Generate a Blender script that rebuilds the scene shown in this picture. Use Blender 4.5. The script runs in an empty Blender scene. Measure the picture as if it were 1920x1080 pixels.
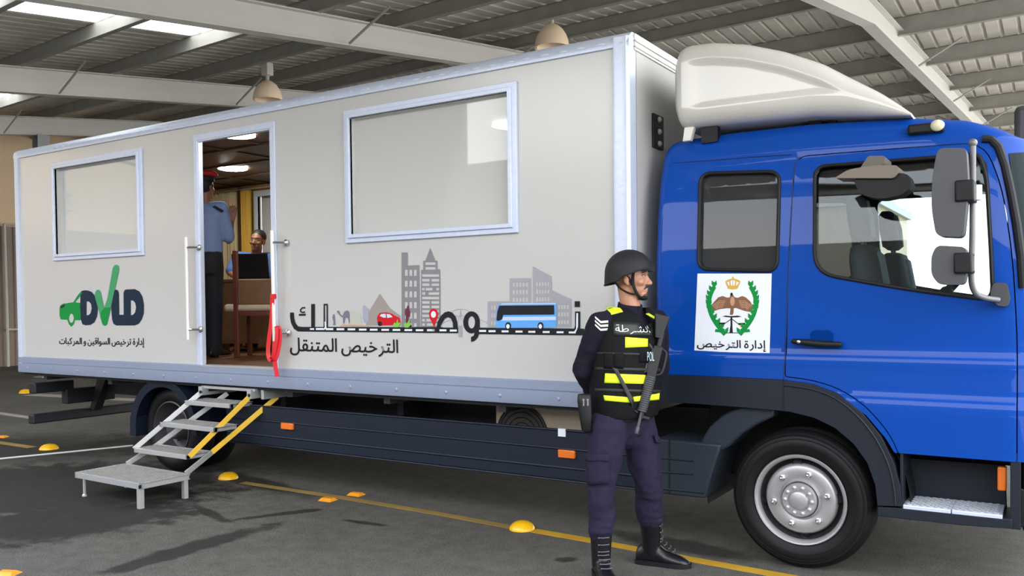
import bpy, bmesh, math, random
from math import sin, cos, pi, radians
from mathutils import Vector, Matrix
from mathutils.bvhtree import BVHTree
from mathutils.geometry import tessellate_polygon
random.seed(7)
sc = bpy.context.scene
COL = sc.collection

# ------------------------------------------------------------------ camera
CAM = Vector((2.1445, -4.707, 1.4896)); YAW, PITCH, ROLL, FPX, PPY = -.5659, .0208, .0112, 1608.48, 600.0
_f = Vector((sin(YAW)*cos(PITCH), cos(YAW)*cos(PITCH), -sin(PITCH)))
_r = Vector((cos(YAW), -sin(YAW), 0)); _d = _f.cross(_r)
RIGHT = _r*cos(ROLL) + _d*sin(ROLL); DOWN = _d*cos(ROLL) - _r*sin(ROLL); FWD = _f
cd = bpy.data.cameras.new('camera'); co = bpy.data.objects.new('camera', cd); COL.objects.link(co)
cd.sensor_width = 36; cd.lens = FPX/1920*36; cd.shift_y = (PPY-540)/1920; cd.clip_end = 500; cd.clip_start = .05
m3 = Matrix((RIGHT, -DOWN, -FWD)).transposed()
co.matrix_world = Matrix.Translation(CAM) @ m3.to_4x4()
sc.camera = co

# ------------------------------------------------------------------ light and exposure
W = bpy.data.worlds.new('sky'); sc.world = W; W.use_nodes = True
nt = W.node_tree; bg = nt.nodes['Background']
tc = nt.nodes.new('ShaderNodeTexCoord'); sx = nt.nodes.new('ShaderNodeSeparateXYZ'); cr = nt.nodes.new('ShaderNodeValToRGB')
nt.links.new(tc.outputs['Generated'], sx.inputs[0]); nt.links.new(sx.outputs['Z'], cr.inputs[0]); nt.links.new(cr.outputs[0], bg.inputs[0])
e = cr.color_ramp.elements
e[0].position = 0; e[0].color = (1, .98, .94, 1); e[1].position = 1; e[1].color = (.64, .74, .94, 1)
x = cr.color_ramp.elements.new(.22); x.color = (.97, .97, .97, 1)
bg.inputs[1].default_value = 2.2
sd = bpy.data.lights.new('sun', 'SUN'); so = bpy.data.objects.new('sun', sd); COL.objects.link(so)
sd.energy = 2.6; sd.angle = .01; sd.color = (1, .95, .86)
so.rotation_euler = (radians(-34), 0, radians(12))
sc.view_settings.view_transform = 'Standard'; sc.view_settings.look = 'None'
sc.view_settings.gamma = 1; sc.view_settings.use_curve_mapping = False
sc.view_settings.exposure = 1.30
sc.cycles.use_denoising = True
sc.cycles.max_bounces = 10; sc.cycles.diffuse_bounces = 5; sc.cycles.transparent_max_bounces = 16
sc.cycles.sample_clamp_indirect = 8

# ------------------------------------------------------------------ measuring helpers: a pixel of the photo onto a real plane
def ray(px, py): return RIGHT*((px-960)/FPX) + DOWN*((py-PPY)/FPX) + FWD
def onY(px, py, y=0.0): d = ray(px, py); return CAM + d*((y-CAM.y)/d.y)
def onX(px, py, x): d = ray(px, py); return CAM + d*((x-CAM.x)/d.x)
def onZ(px, py, z=0.0): d = ray(px, py); return CAM + d*((z-CAM.z)/d.z)
def onP(px, py, o, n): d = ray(px, py); return CAM + d*((Vector(o)-CAM).dot(n)/d.dot(n))

# ------------------------------------------------------------------ materials
MATS = {}
def mat(name, col, rough=.5, metal=0, noise=0, scale=20, bump=0, coat=0, spec=.5, emit=0, coat_rough=.04, sheen=0):
    if name in MATS: return MATS[name]
    m = bpy.data.materials.new(name); m.use_nodes = True; MATS[name] = m
    n = m.node_tree; b = n.nodes['Principled BSDF']
    c = (*col, 1) if len(col) == 3 else col
    b.inputs['Base Color'].default_value = c; b.inputs['Roughness'].default_value = rough
    b.inputs['Metallic'].default_value = metal; b.inputs['Specular IOR Level'].default_value = spec
    b.inputs['Coat Weight'].default_value = coat; b.inputs['Coat Roughness'].default_value = coat_rough; b.inputs['Coat IOR'].default_value = 1.6
    if sheen: b.inputs['Sheen Weight'].default_value = sheen
    if emit: b.inputs['Emission Color'].default_value = c; b.inputs['Emission Strength'].default_value = emit
    if noise or bump:
        t = n.nodes.new('ShaderNodeTexCoord'); nz = n.nodes.new('ShaderNodeTexNoise')
        nz.inputs['Scale'].default_value = scale; nz.inputs['Detail'].default_value = 5
        n.links.new(t.outputs['Object'], nz.inputs['Vector'])
        if noise:
            mx = n.nodes.new('ShaderNodeMix'); mx.data_type = 'RGBA'
            lo = [v*(1-noise) for v in c[:3]]; hi = [min(1, v*(1+noise)) for v in c[:3]]
            mx.inputs[6].default_value = (*lo, 1); mx.inputs[7].default_value = (*hi, 1)
            n.links.new(nz.outputs['Fac'], mx.inputs[0]); n.links.new(mx.outputs[2], b.inputs['Base Color'])
        if bump:
            bp = n.nodes.new('ShaderNodeBump'); bp.inputs['Strength'].default_value = bump; bp.inputs['Distance'].default_value = .01
            n.links.new(nz.outputs['Fac'], bp.inputs['Height']); n.links.new(bp.outputs[0], b.inputs['Normal'])
    return m
def glass(name, tint, ior=1.5, film=0.0, filmcol=(.6, .62, .62)):
    if name in MATS: return MATS[name]
    m = bpy.data.materials.new(name); m.use_nodes = True; MATS[name] = m
    n = m.node_tree; n.nodes.remove(n.nodes['Principled BSDF']); out = n.nodes['Material Output']
    tr = n.nodes.new('ShaderNodeBsdfTransparent'); tr.inputs[0].default_value = (*tint, 1)
    gl = n.nodes.new('ShaderNodeBsdfGlossy'); gl.inputs['Roughness'].default_value = .02
    fr = n.nodes.new('ShaderNodeFresnel'); fr.inputs[0].default_value = ior
    mx = n.nodes.new('ShaderNodeMixShader'); last = tr
    if film:
        df = n.nodes.new('ShaderNodeBsdfDiffuse'); df.inputs[0].default_value = (*filmcol, 1)
        m0 = n.nodes.new('ShaderNodeMixShader'); m0.inputs[0].default_value = film
        n.links.new(tr.outputs[0], m0.inputs[1]); n.links.new(df.outputs[0], m0.inputs[2]); last = m0
    n.links.new(fr.outputs[0], mx.inputs[0]); n.links.new(last.outputs[0], mx.inputs[1]); n.links.new(gl.outputs[0], mx.inputs[2])
    n.links.new(mx.outputs[0], out.inputs[0])
    return m
M_PANEL = mat('white_panel', (.515, .512, .50), .30, noise=.02, scale=3, coat=.9, coat_rough=.2)
M_ALU = mat('film_aluminium', (.60, .67, .82), .32, .25, noise=.08, scale=30, bump=.12)
M_ALUG = mat('grey_aluminium', (.27, .32, .43), .42, .25, noise=.06, scale=14)
M_STEEL = mat('galvanised_steel', (.52, .53, .53), .4, .55, noise=.12, scale=60)
M_CHROME = mat('chrome', (.75, .75, .76), .18, 1)
M_BLUE = mat('blue_paint', (.0006, .052, .325), .5, coat=.34, spec=.06)
M_SLATE = mat('slate_plastic', (.010, .0135, .022), .5, noise=.08, scale=40, spec=.3)
M_SLATE2 = mat('slate_plastic_light', (.019, .026, .037), .5, noise=.08, scale=40, spec=.3)
M_RIMD = mat('rim_dark', (.035, .034, .036), .55, .3, noise=.25, scale=25)  # darker metal for the well around the wheel disc
M_NAVY = mat('navy_plastic', (.0065, .0115, .024), .45, noise=.08, scale=30, spec=.35)
M_BLACK = mat('black_plastic', (.008, .008, .0095), .5, noise=.1, scale=50, spec=.3)
M_CHAS = mat('chassis_black', (.010, .011, .016), .55, noise=.15, scale=18)
M_RUBBER = mat('tyre_rubber', (.0035, .0035, .0045), .55, noise=.15, scale=30, spec=.3)
M_RIM = mat('rim_silver', (.42, .41, .42), .38, .55, noise=.1, scale=25)
M_WHITE = mat('white_paint', (.56, .545, .505), .22, coat=.6)
M_AMBER = mat('amber_lens', (.75, .16, .01), .22, coat=.5)
M_STICK_W = mat('sticker_white', (.74, .77, .84), .4)
M_INK = mat('ink_black', (.008, .009, .013), .5, spec=.25)
M_GREEN = mat('ink_green', (.004, .235, .045), .45, spec=.15)
M_GREEN2 = mat('ink_light_green', (.055, .30, .125), .45, spec=.15)
M_DNAVY = mat('ink_navy', (.008, .022, .044), .45, spec=.15)
M_GREYB = mat('ink_grey', (.22, .21, .23), .5, spec=.3)
M_GREYC = mat('ink_light_grey', (.33, .33, .36), .5, spec=.3)
M_RED = mat('red_fabric', (.62, .012, .02), .5)
M_INKRED = mat('ink_red', (.55, .012, .02), .4, spec=.15)

# ------------------------------------------------------------------ mesh helpers
def wm(o):
    b = o.matrix_basis
    return (wm(o.parent) @ o.matrix_parent_inverse @ b) if o.parent else b.copy()
def adopt(o, parent):
    o.parent = parent; o.matrix_parent_inverse = wm(parent).inverted()
def props(o, label=None, cat=None, group=None, kind=None):
    if label: o['label'] = label
    if cat: o['category'] = cat
    if group: o['group'] = group
    if kind: o['kind'] = kind
    return o
def empty(name, loc, label, cat, group=None, rz=0):
    o = bpy.data.objects.new(name, None); COL.objects.link(o); o.location = loc; o.rotation_euler = (0, 0, rz)
    o.empty_display_size = .1
    return props(o, label, cat, group)
def frame_of(d):
    d = Vector(d).normalized(); a = Vector((0, 0, 1)) if abs(d.z) < .9 else Vector((1, 0, 0))
    u = d.cross(a).normalized(); return u, d.cross(u).normalized(), d
class MB:
    def __init__(s): s.v = []; s.f = []; s.mi = []
    def add(s, vs, fs, mi=0):
        o = len(s.v); s.v += [Vector(v) for v in vs]; s.f += [tuple(i+o for i in f) for f in fs]; s.mi += [mi]*len(fs); return s
    def box(s, a, b, mi=0):
        x0, y0, z0 = (min(a[i], b[i]) for i in range(3)); x1, y1, z1 = (max(a[i], b[i]) for i in range(3))
        return s.add([(x0,y0,z0),(x1,y0,z0),(x1,y1,z0),(x0,y1,z0),(x0,y0,z1),(x1,y0,z1),(x1,y1,z1),(x0,y1,z1)],
              [(0,3,2,1),(4,5,6,7),(0,1,5,4),(1,2,6,5),(2,3,7,6),(3,0,4,7)], mi)
    def hexa(s, q, vec, mi=0):       # quad q extruded along vec
        q = [Vector(p) for p in q]; vec = Vector(vec)
        return s.add(q+[p+vec for p in q], [(0,1,2,3),(7,6,5,4),(4,5,1,0),(5,6,2,1),(6,7,3,2),(7,4,0,3)], mi)
    def beam(s, a, b, w, h, up=(0,0,1), mi=0):   # rectangular bar from a to b, w across, h along up
        a, b = Vector(a), Vector(b); d = (b-a).normalized(); u = d.cross(Vector(up)).normalized(); v = u.cross(d).normalized()
        q = [a+u*(i*w/2)+v*(j*h/2) for i, j in ((-1,-1),(1,-1),(1,1),(-1,1))]
        return s.hexa(q, b-a, mi)
    def tube(s, pts, r, n=12, caps=True, mi=0, flat=1.0):
        pts = [Vector(p) for p in pts]; k = len(pts); rr = r if isinstance(r, (list, tuple)) else [r]*k
        vs = []; prev = None
        for i, p in enumerate(pts):
            t = (pts[min(i+1, k-1)]-pts[max(i-1, 0)]).normalized()
            if prev is None: u, v, _ = frame_of(t)
            else:
                u = (prev - t*prev.dot(t)).normalized(); v = t.cross(u)
            prev = u
            vs += [p + (u*cos(2*pi*j/n) + v*sin(2*pi*j/n)*flat)*rr[i] for j in range(n)]
        fs = [(i*n+j, i*n+(j+1)%n, (i+1)*n+(j+1)%n, (i+1)*n+j) for i in range(k-1) for j in range(n)]
        if caps: fs += [tuple(range(n))[::-1], tuple((k-1)*n+j for j in range(n))]
        return s.add(vs, fs, mi)
    def capsule(s, pts, r, n=14, mi=0):
        pts = [Vector(p) for p in pts]; rr = list(r) if isinstance(r, (list, tuple)) else [r]*len(pts)
        d0 = (pts[0]-pts[1]).normalized(); d1 = (pts[-1]-pts[-2]).normalized(); P = []; R = []
        for a in (80, 60, 35): P.append(pts[0]+d0*rr[0]*sin(radians(a))); R.append(rr[0]*cos(radians(a)))
        P += pts; R += rr
        for a in (35, 60, 80): P.append(pts[-1]+d1*rr[-1]*sin(radians(a))); R.append(rr[-1]*cos(radians(a)))
        return s.tube(P, R, n, True, mi)
    def lathe(s, prof, o, axis, n=32, caps=False, mi=0):   # prof: (radius, height along axis)
        u, v, d = frame_of(axis); o = Vector(o); k = len(prof); vs = []
        for r, h in prof: vs += [o + d*h + (u*cos(2*pi*j/n)+v*sin(2*pi*j/n))*max(r, 1e-4) for j in range(n)]
        fs = [(i*n+j, i*n+(j+1)%n, (i+1)*n+(j+1)%n, (i+1)*n+j) for i in range(k-1) for j in range(n)]
        if caps: fs += [tuple(range(n))[::-1], tuple((k-1)*n+j for j in range(n))]
        return s.add(vs, fs, mi)
    def sphere(s, c, r, n=14, m=9, rot=None, mi=0):
        r = Vector((r, r, r)) if isinstance(r, (int, float)) else Vector(r); c = Vector(c); vs = []
        for i in range(1, m):
            a = pi*i/m
            for j in range(n):
                b = 2*pi*j/n; q = Vector((r.x*sin(a)*cos(b), r.y*sin(a)*sin(b), r.z*cos(a)))
                vs.append(c + (rot @ q if rot else q))
        q = Vector((0, 0, r.z)); vs += [c+(rot @ q if rot else q), c-(rot @ q if rot else q)]
        fs = [(i*n+j, (i+1)*n+j, (i+1)*n+(j+1)%n, i*n+(j+1)%n) for i in range(m-2) for j in range(n)]
        t = (m-1)*n
        fs += [(t, j, (j+1)%n) for j in range(n)] + [(t+1, (m-2)*n+(j+1)%n, (m-2)*n+j) for j in range(n)]
        return s.add(vs, fs, mi)
    def loft(s, rings, caps=True, closed=True, mi=0):
        n = len(rings[0]); k = len(rings); vs = [p for r in rings for p in r]
        fs = [(i*n+j, i*n+(j+1)%n, (i+1)*n+(j+1)%n, (i+1)*n+j) for i in range(k-1) for j in range(n if closed else n-1)]
        if caps: fs += [tuple(range(n))[::-1], tuple((k-1)*n+j for j in range(n))]
        return s.add(vs, fs, mi)
    def flat(s, loops, mi=0):        # filled outline, further loops are holes
        loops = [[Vector(p) for p in l] for l in loops]
        fs = tessellate_polygon(loops); vs = [p for l in loops for p in l]
        return s.add(vs, [tuple(f) for f in fs], mi)
    def prism(s, loops, vec, mi=0):
        loops = [[Vector(p) for p in l] for l in loops]; vec = Vector(vec); fs = tessellate_polygon(loops)
        vs = [p for l in loops for p in l]; n = len(vs)
        F = [tuple(f) for f in fs] + [tuple(i+n for i in f)[::-1] for f in fs]; o = 0
        for l in loops:
            k = len(l); F += [(o+i, o+(i+1) % k, n+o+(i+1) % k, n+o+i) for i in range(k)]; o += k
        return s.add(vs+[p+vec for p in vs], F, mi)
    def pieces(s, name, m, parent=None, **kw):
        """one object for each connected piece"""
        par = list(range(len(s.v)))
        def find(i):
            while par[i] != i: par[i] = par[par[i]]; i = par[i]
            return i
        for f in s.f:
            for i in f[1:]: par[find(i)] = find(f[0])
        g = {}
        for f in s.f: g.setdefault(find(f[0]), []).append(f)
        out = []
        for fs in g.values():
            ids = sorted({i for f in fs for i in f}); k = {i: n for n, i in enumerate(ids)}
            out.append(MB().add([s.v[i] for i in ids], [tuple(k[i] for i in f) for f in fs]).obj(name, m, parent, **kw))
        return out
    def obj(s, name, m, parent=None, smooth=35, bevel=0, label=None, cat=None, group=None, kind=None, subsurf=0, fix=True):
        me = bpy.data.meshes.new(name); o = bpy.data.objects.new(name, me)
        org = Vector((0, 0, 0))
        if s.v:
            xs = [v.x for v in s.v]; ys = [v.y for v in s.v]; zs = [v.z for v in s.v]
            org = Vector(((min(xs)+max(xs))/2, (min(ys)+max(ys))/2, min(zs)))
        me.from_pydata([v-org for v in s.v], [], s.f)
        for p, i in zip(me.polygons, s.mi): p.material_index = i
        bm = bmesh.new(); bm.from_mesh(me)
        if fix: bmesh.ops.recalc_face_normals(bm, faces=bm.faces)
        if smooth:
            for f in bm.faces: f.smooth = True
            for ed in bm.edges:
                if len(ed.link_faces) == 2 and ed.calc_face_angle(0) > radians(smooth): ed.smooth = False
        bm.to_mesh(me); bm.free()
        o.location = org; COL.objects.link(o)
        for q in (m if isinstance(m, (list, tuple)) else [m]): me.materials.append(q)
        if bevel:
            b = o.modifiers.new('bevel', 'BEVEL'); b.width = bevel; b.segments = 2; b.limit_method = 'ANGLE'; b.angle_limit = radians(40); b.harden_normals = False
        if subsurf:
            b = o.modifiers.new('sub', 'SUBSURF'); b.levels = subsurf; b.render_levels = subsurf
        if parent is not None: adopt(o, parent)
        return props(o, label, cat, group, kind)
def bake(o, *, smooth=35):
    """apply the modifiers of o"""
    dg = bpy.context.evaluated_depsgraph_get(); dg.update()
    me = bpy.data.meshes.new_from_object(o.evaluated_get(dg)); me.name = o.name
    o.modifiers.clear(); old = o.data; o.data = me; bpy.data.meshes.remove(old)
    bm = bmesh.new(); bm.from_mesh(me)
    for f in bm.faces: f.smooth = True
    for ed in bm.edges:
        ed.smooth = not (len(ed.link_faces) == 2 and ed.calc_face_angle(0) > radians(smooth))
    bm.to_mesh(me); bm.free()
    return o
def remesh(o, vox, it=4, fac=.5, smooth=60):
    r = o.modifiers.new('rm', 'REMESH'); r.mode = 'VOXEL'; r.voxel_size = vox; r.use_smooth_shade = True
    if it:
        q = o.modifiers.new('sm', 'SMOOTH'); q.iterations = it; q.factor = fac
    return bake(o, smooth=smooth)
def boolean(o, cutter, op='DIFFERENCE'):
    b = o.modifiers.new('b', 'BOOLEAN'); b.object = cutter; b.operation = op; b.solver = 'EXACT'
    bake(o)
def drop(o):
    me = o.data; bpy.data.objects.remove(o); bpy.data.meshes.remove(me)
def bvh_of(*objs):
    vs = []; fs = []
    for o in objs:
        w = wm(o); k = len(vs); vs += [w @ v.co for v in o.data.vertices]; fs += [tuple(i+k for i in p.vertices) for p in o.data.polygons]
    return BVHTree.FromPolygons(vs, fs)
def hit(b, px, py):
    d = ray(px, py).normalized(); h = b.ray_cast(CAM, d)
    return (h[0], h[1] if h[1].dot(d) < 0 else -h[1]) if h[0] is not None else (None, None)
def surf_patch(mb, b, quad, nu=8, nv=4, off=.003, mi=0):
    """a sheet lying on the surface b, its corners seen at the four pixels"""
    a, bb, c, d = [Vector((*q, 0)) for q in quad]; g = []
    last = None
    for j in range(nv+1):
        row = []
        for i in range(nu+1):
            s_, t_ = i/nu, j/nv
            q = (a*(1-s_)+bb*s_)*(1-t_) + (d*(1-s_)+c*s_)*t_
            p, n = hit(b, q.x, q.y)
            if p is None: p, n = last if last else (onY(q.x, q.y, 0), Vector((0, -1, 0)))
            last = (p, n); row.append(p + n*off)
        g.append(row)
    vs = [p for r_ in g for p in r_]; w = nu+1
    mb.add(vs, [(j*w+i, j*w+i+1, (j+1)*w+i+1, (j+1)*w+i) for j in range(nv) for i in range(nu)], mi)
    return mb
def surf_line(b, pts, off=0.0, step=8):
    out = []
    for (x0, y0), (x1, y1) in zip(pts, pts[1:]):
        k = max(1, int(math.hypot(x1-x0, y1-y0)/step))
        for i in range(k):
            p, n = hit(b, x0+(x1-x0)*i/k, y0+(y1-y0)*i/k)
            if p is not None: out.append(p+n*off)
    p, n = hit(b, *pts[-1])
    if p is not None: out.append(p+n*off)
    return out
def smooth_path(pts, n=6):
    pts = [Vector(p) for p in pts]; out = []
    for i in range(len(pts)-1):
        p0, p1, p2, p3 = pts[max(i-1, 0)], pts[i], pts[i+1], pts[min(i+2, len(pts)-1)]
        for k in range(n):
            t = k/n
            out.append(.5*((2*p1)+(p2-p0)*t+(2*p0-5*p1+4*p2-p3)*t*t+(3*p1-p0-3*p2+p3)*t**3))
    return out+[pts[-1]]

# ================================================================== SETTING: ground, canopy roof, back wall
def asphalt():
    m = bpy.data.materials.new('wet_asphalt'); m.use_nodes = True; n = m.node_tree; b = n.nodes['Principled BSDF']; L = n.links.new
    t = n.nodes.new('ShaderNodeTexCoord')
    def noise(scale, det=4, rough=.55):
        z = n.nodes.new('ShaderNodeTexNoise'); z.inputs['Scale'].default_value = scale; z.inputs['Detail'].default_value = det; z.inputs['Roughness'].default_value = rough
        L(t.outputs['Object'], z.inputs['Vector']); return z.outputs['Fac']
    def math_(op, a, c, clamp=False):
        q = n.nodes.new('ShaderNodeMath'); q.operation = op; q.use_clamp = clamp
        for i, v in ((0, a), (1, c)):
            if isinstance(v, (int, float)): q.inputs[i].default_value = v
            else: L(v, q.inputs[i])
        return q.outputs[0]
    fine = noise(95, 7, .75); mid = noise(9, 5); big = noise(.7, 4); edge = noise(4.6, 8, .66)
    g = math_('ADD', math_('MULTIPLY', math_('SUBTRACT', fine, .5), .34), math_('MULTIPLY', math_('SUBTRACT', big, .5), .08))
    g = math_('ADD', g, math_('MULTIPLY', math_('SUBTRACT', mid, .5), .08))
    g = math_('ADD', g, .090)
    # wet stains: each a stretched blob with a ragged edge
    stain = None
    for ax, ay, bx, by, hw, soft in ((-300, 915, 430, 912, 1.05, .3), (-140, 1005, 370, 950, .55, .3), (185, 1078, 505, 986, .11, .3), (450, 973, 612, 954, .055, .3), (365, 948, 425, 978, .05, .4),
                                     (415, 890, 575, 928, .13, .5), (640, 974, 725, 986, .035, .4), (1040, 1052, 1080, 1046, .05, .4), (-300, 850, 330, 830, .9, .8), (1150, 1000, 1420, 1050, .12, .5)):
        A, B = onZ(ax, ay), onZ(bx, by); c = (A+B)/2; d1 = (B-A); hl = d1.length/2; d1 = d1.normalized(); d2 = Vector((-d1.y, d1.x, 0))
        s_ = n.nodes.new('ShaderNodeVectorMath'); s_.operation = 'SUBTRACT'; s_.inputs[1].default_value = c; L(t.outputs['Object'], s_.inputs[0])
        dots = []
        for v, r_ in ((d1, hl), (d2, hw)):
            q = n.nodes.new('ShaderNodeVectorMath'); q.operation = 'DOT_PRODUCT'; q.inputs[1].default_value = v/r_; L(s_.outputs[0], q.inputs[0]); dots.append(math_('MULTIPLY', q.outputs['Value'], q.outputs['Value']))
        d = math_('ADD', math_('POWER', math_('ADD', dots[0], dots[1]), .5), math_('MULTIPLY', math_('SUBTRACT', edge, .5), 1.9))
        mr = n.nodes.new('ShaderNodeMapRange'); mr.inputs[1].default_value = 1-soft*.5; mr.inputs[2].default_value = 1+soft*.5; mr.inputs[3].default_value = 1; mr.inputs[4].default_value = 0
        L(d, mr.inputs[0])
        stain = mr.outputs[0] if stain is None else math_('MAXIMUM', stain, mr.outputs[0])
    g2 = math_('MULTIPLY', g, math_('SUBTRACT', 1.0, math_('MULTIPLY', stain, .72)))
    cmb = n.nodes.new('ShaderNodeCombineColor')
    L(math_('MULTIPLY', g2, 1.05), cmb.inputs[0]); L(g2, cmb.inputs[1]); L(math_('MULTIPLY', g2, .87), cmb.inputs[2])
    L(cmb.outputs[0], b.inputs['Base Color'])
    L(math_('SUBTRACT', .85, math_('MULTIPLY', stain, .12)), b.inputs['Roughness'])
    b.inputs['Specular IOR Level'].default_value = .25
    bp = n.nodes.new('ShaderNodeBump'); bp.inputs['Strength'].default_value = .55; bp.inputs['Distance'].default_value = .006
    L(fine, bp.inputs['Height']); L(bp.outputs[0], b.inputs['Normal'])
    return m
g = MB(); g.add([(-60, -45, 0), (45, -45, 0), (45, 70, 0), (-60, 70, 0)], [(0, 1, 2, 3)])
floor = g.obj('floor', asphalt(), kind='structure', smooth=0)
floor.data.transform(Matrix.Translation(floor.location)); floor.location = (0, 0, 0)

q = MB(); q.box((4.6, -45, -.1), (45, 70, .004)); q.obj('floor', mat('bounce_apron', (.50, .47, .42), .8, noise=.12, scale=.6), kind='structure', smooth=0)  # unseen pale apron, added to bounce sunlight up under the roof
P0 = Vector((-4.122, 6.347, 5.7)); NA = Vector((.015, -.136, .991)); YC = 8.2
def zroof(x, y):
    y_ = min(y, YC); return P0.z - (NA.x*(x-P0.x)+NA.y*(y_-P0.y))/NA.z
M_SHEET = mat('roof_sheet', (.62, .59, .52), .5, 0, noise=.25, scale=2.5)
M_PURL = mat('purlin_steel', (.32, .31, .28), .6, .1, noise=.2, scale=4)
M_RAFT = mat('rafter_paint', (.54, .53, .50), .5, noise=.04, scale=5)
skym = bpy.data.materials.new('translucent_sheet'); skym.use_nodes = True; n_ = skym.node_tree; n_.nodes.remove(n_.nodes['Principled BSDF'])
tl = n_.nodes.new('ShaderNodeBsdfTranslucent'); tl.inputs[0].default_value = (.95, .95, .9, 1); n_.links.new(tl.outputs[0], n_.nodes['Material Output'].inputs[0])
def sheet(name, x0, x1, ys, m, kind='structure', label=None, cat=None):
    k = int(round((x1-x0)/.25)); prof = []
    for i in range(k):
        a = x0 + (x1-x0)*i/k; w = (x1-x0)/k
        prof += [(a, 0), (a+.70*w, 0), (a+.76*w, .05), (a+.90*w, .05), (a+.96*w, 0)]
    prof.append((x1, 0)); mb = MB(); rings = [[Vector((x, y, zroof(x, y)+h)) for x, h in prof] for y in ys]
    mb.loft(rings, caps=False, closed=False)
    return mb.obj(name, m, kind=kind, smooth=0, fix=False, label=label, cat=cat)
YE = 26.0; YF0 = -3.4
sheet('ceiling', -22, -15.2, (YF0, YC, YE), M_SHEET); sheet('ceiling', -14.2, -8.28, (YF0, YC, YE), M_SHEET); sheet('ceiling', -7.28, 3.4, (YF0, YC, YE), M_SHEET)
sheet('ceiling', -15.2, -14.2, (YF0, 1.2), M_SHEET); sheet('ceiling', -15.2, -14.2, (4.2, YC, YE), M_SHEET)
sheet('ceiling', -8.28, -7.28, (YF0, -1.5), M_SHEET); sheet('ceiling', -8.28, -7.28, (3.25, YC, YE), M_SHEET)
props(sheet('skylight_panel', -15.2, -14.2, (1.2, 4.2), skym, kind=None), 'small bright skylight sheet glimpsed beyond the second white beam at far left', 'skylight', 'skylight sheets')
props(sheet('skylight_panel', -8.28, -7.28, (-1.5, 3.25), skym, kind=None), 'glowing white skylight sheet in the roof at top left, above the nearest long white beam', 'skylight', 'skylight sheets')
# purlins: steel Z sections under the sheet, side by side
def purlin(y_at, xr, h, slope, n):
    mb = MB(); pts = []
    for x in (-21.5, -16, -10, -5, 0, 3.3):
        y = y_at + (x-xr)*slope
        pts.append(Vector((x, y, zroof(x, y)-.01)))
    for a, b in zip(pts, pts[1:]):
        dz = Vector((0, 0, -h)); t = Vector((0, .012, 0))
        mb.hexa([a, a+dz, a+dz+t, a+t], b-a)
        q = a+dz; mb.hexa([q, q+Vector((0, 0, .012)), q+Vector((0, -.065, .012)), q+Vector((0, -.065, 0))], b-a)
        mb.hexa([a, a+Vector((0, 0, -.012)), a+Vector((0, .065, -.012)), a+Vector((0, .065, 0))], b-a)
    return mb.obj('trim_%d' % n, M_PURL, kind='structure', smooth=0)
nn = 1
for k in range(-3, 6): purlin(1.72+1.46*k, -7.7, .22, -.12, nn); nn += 1
for y in (10.05, 12.2, 14.48, 16.85, 19.2, 21.6, 24.0): purlin(y, -.5, .30, -.097, nn); nn += 1
# rafters: white I beams
def rafter(x_at, slope, depth, label, y0, y1, braces):
    yy = sorted({y0, min(max(YC, y0), y1), y1}); w = .09
    mb = MB()
    for ya, yb in zip(yy, yy[1:]):
        A = Vector((x_at+slope*(ya-6), ya, zroof(x_at, ya)-.225)); B = Vector((x_at+slope*(yb-6), yb, zroof(x_at, yb)-.225))
        for (xa, xb, za, zb) in ((-w, w, 0, -.016), (-w, w, -depth+.016, -depth), (-.006, .006, -.016, -depth+.016)):
            q = [A+Vector((xa, 0, za)), A+Vector((xb, 0, za)), A+Vector((xb, 0, zb)), A+Vector((xa, 0, zb))]
            mb.hexa(q, B-A)
    r = mb.obj('roof_rafter', M_RAFT, smooth=0, label=label, cat='roof beam', group='white roof rafters')
    for y in braces:
        for s_ in (1, -1):
            xx = x_at+slope*(y-6); b = MB(); b.tube([(xx+s_*.1, y, zroof(xx, y)-.225-depth+.02), (xx+s_*.75, y+.02, zroof(xx, y)-.2)], .017, 6)
            b.obj('brace', M_PURL, r)
    return r
rafter(-.246, .07, .36, 'white steel rafter running down to the blue cab roof at upper right', -3, YE, (11.0, 14.2, 17.4))
rafter(-5.46, .01, .34, 'white steel rafter nearest above the truck box, with a bolted brace and two dark holes', -3, YE, (3.4, 7.0))
rafter(-10.6, .0, .38, 'white steel rafter second back from the truck, with a pale lamp hanging in front', -5, YE, (2.6, 5.9))
rafter(-16.1, .0, .38, 'white steel rafter farthest left, carried by the grey column', -6, YE, (4.6,))
mb = MB()
c_ = onX(77, 262, -16.1)
mb.box((c_.x-.11, c_.y-.13, 0), (c_.x-.095, c_.y+.13, 5.15)); mb.box((c_.x+.095, c_.y-.13, 0), (c_.x+.11, c_.y+.13, 5.15)); mb.box((c_.x-.095, c_.y-.006, 0), (c_.x+.095, c_.y+.006, 5.15))
mb.box((c_.x-.16, c_.y-.18, 0), (c_.x+.16, c_.y+.18, .02))
mb.obj('roof_column', mat('column_grey', (.30, .31, .31), .5, .2), smooth=0, label='grey steel column under the farthest white rafter, behind the truck box', cat='column')
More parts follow.
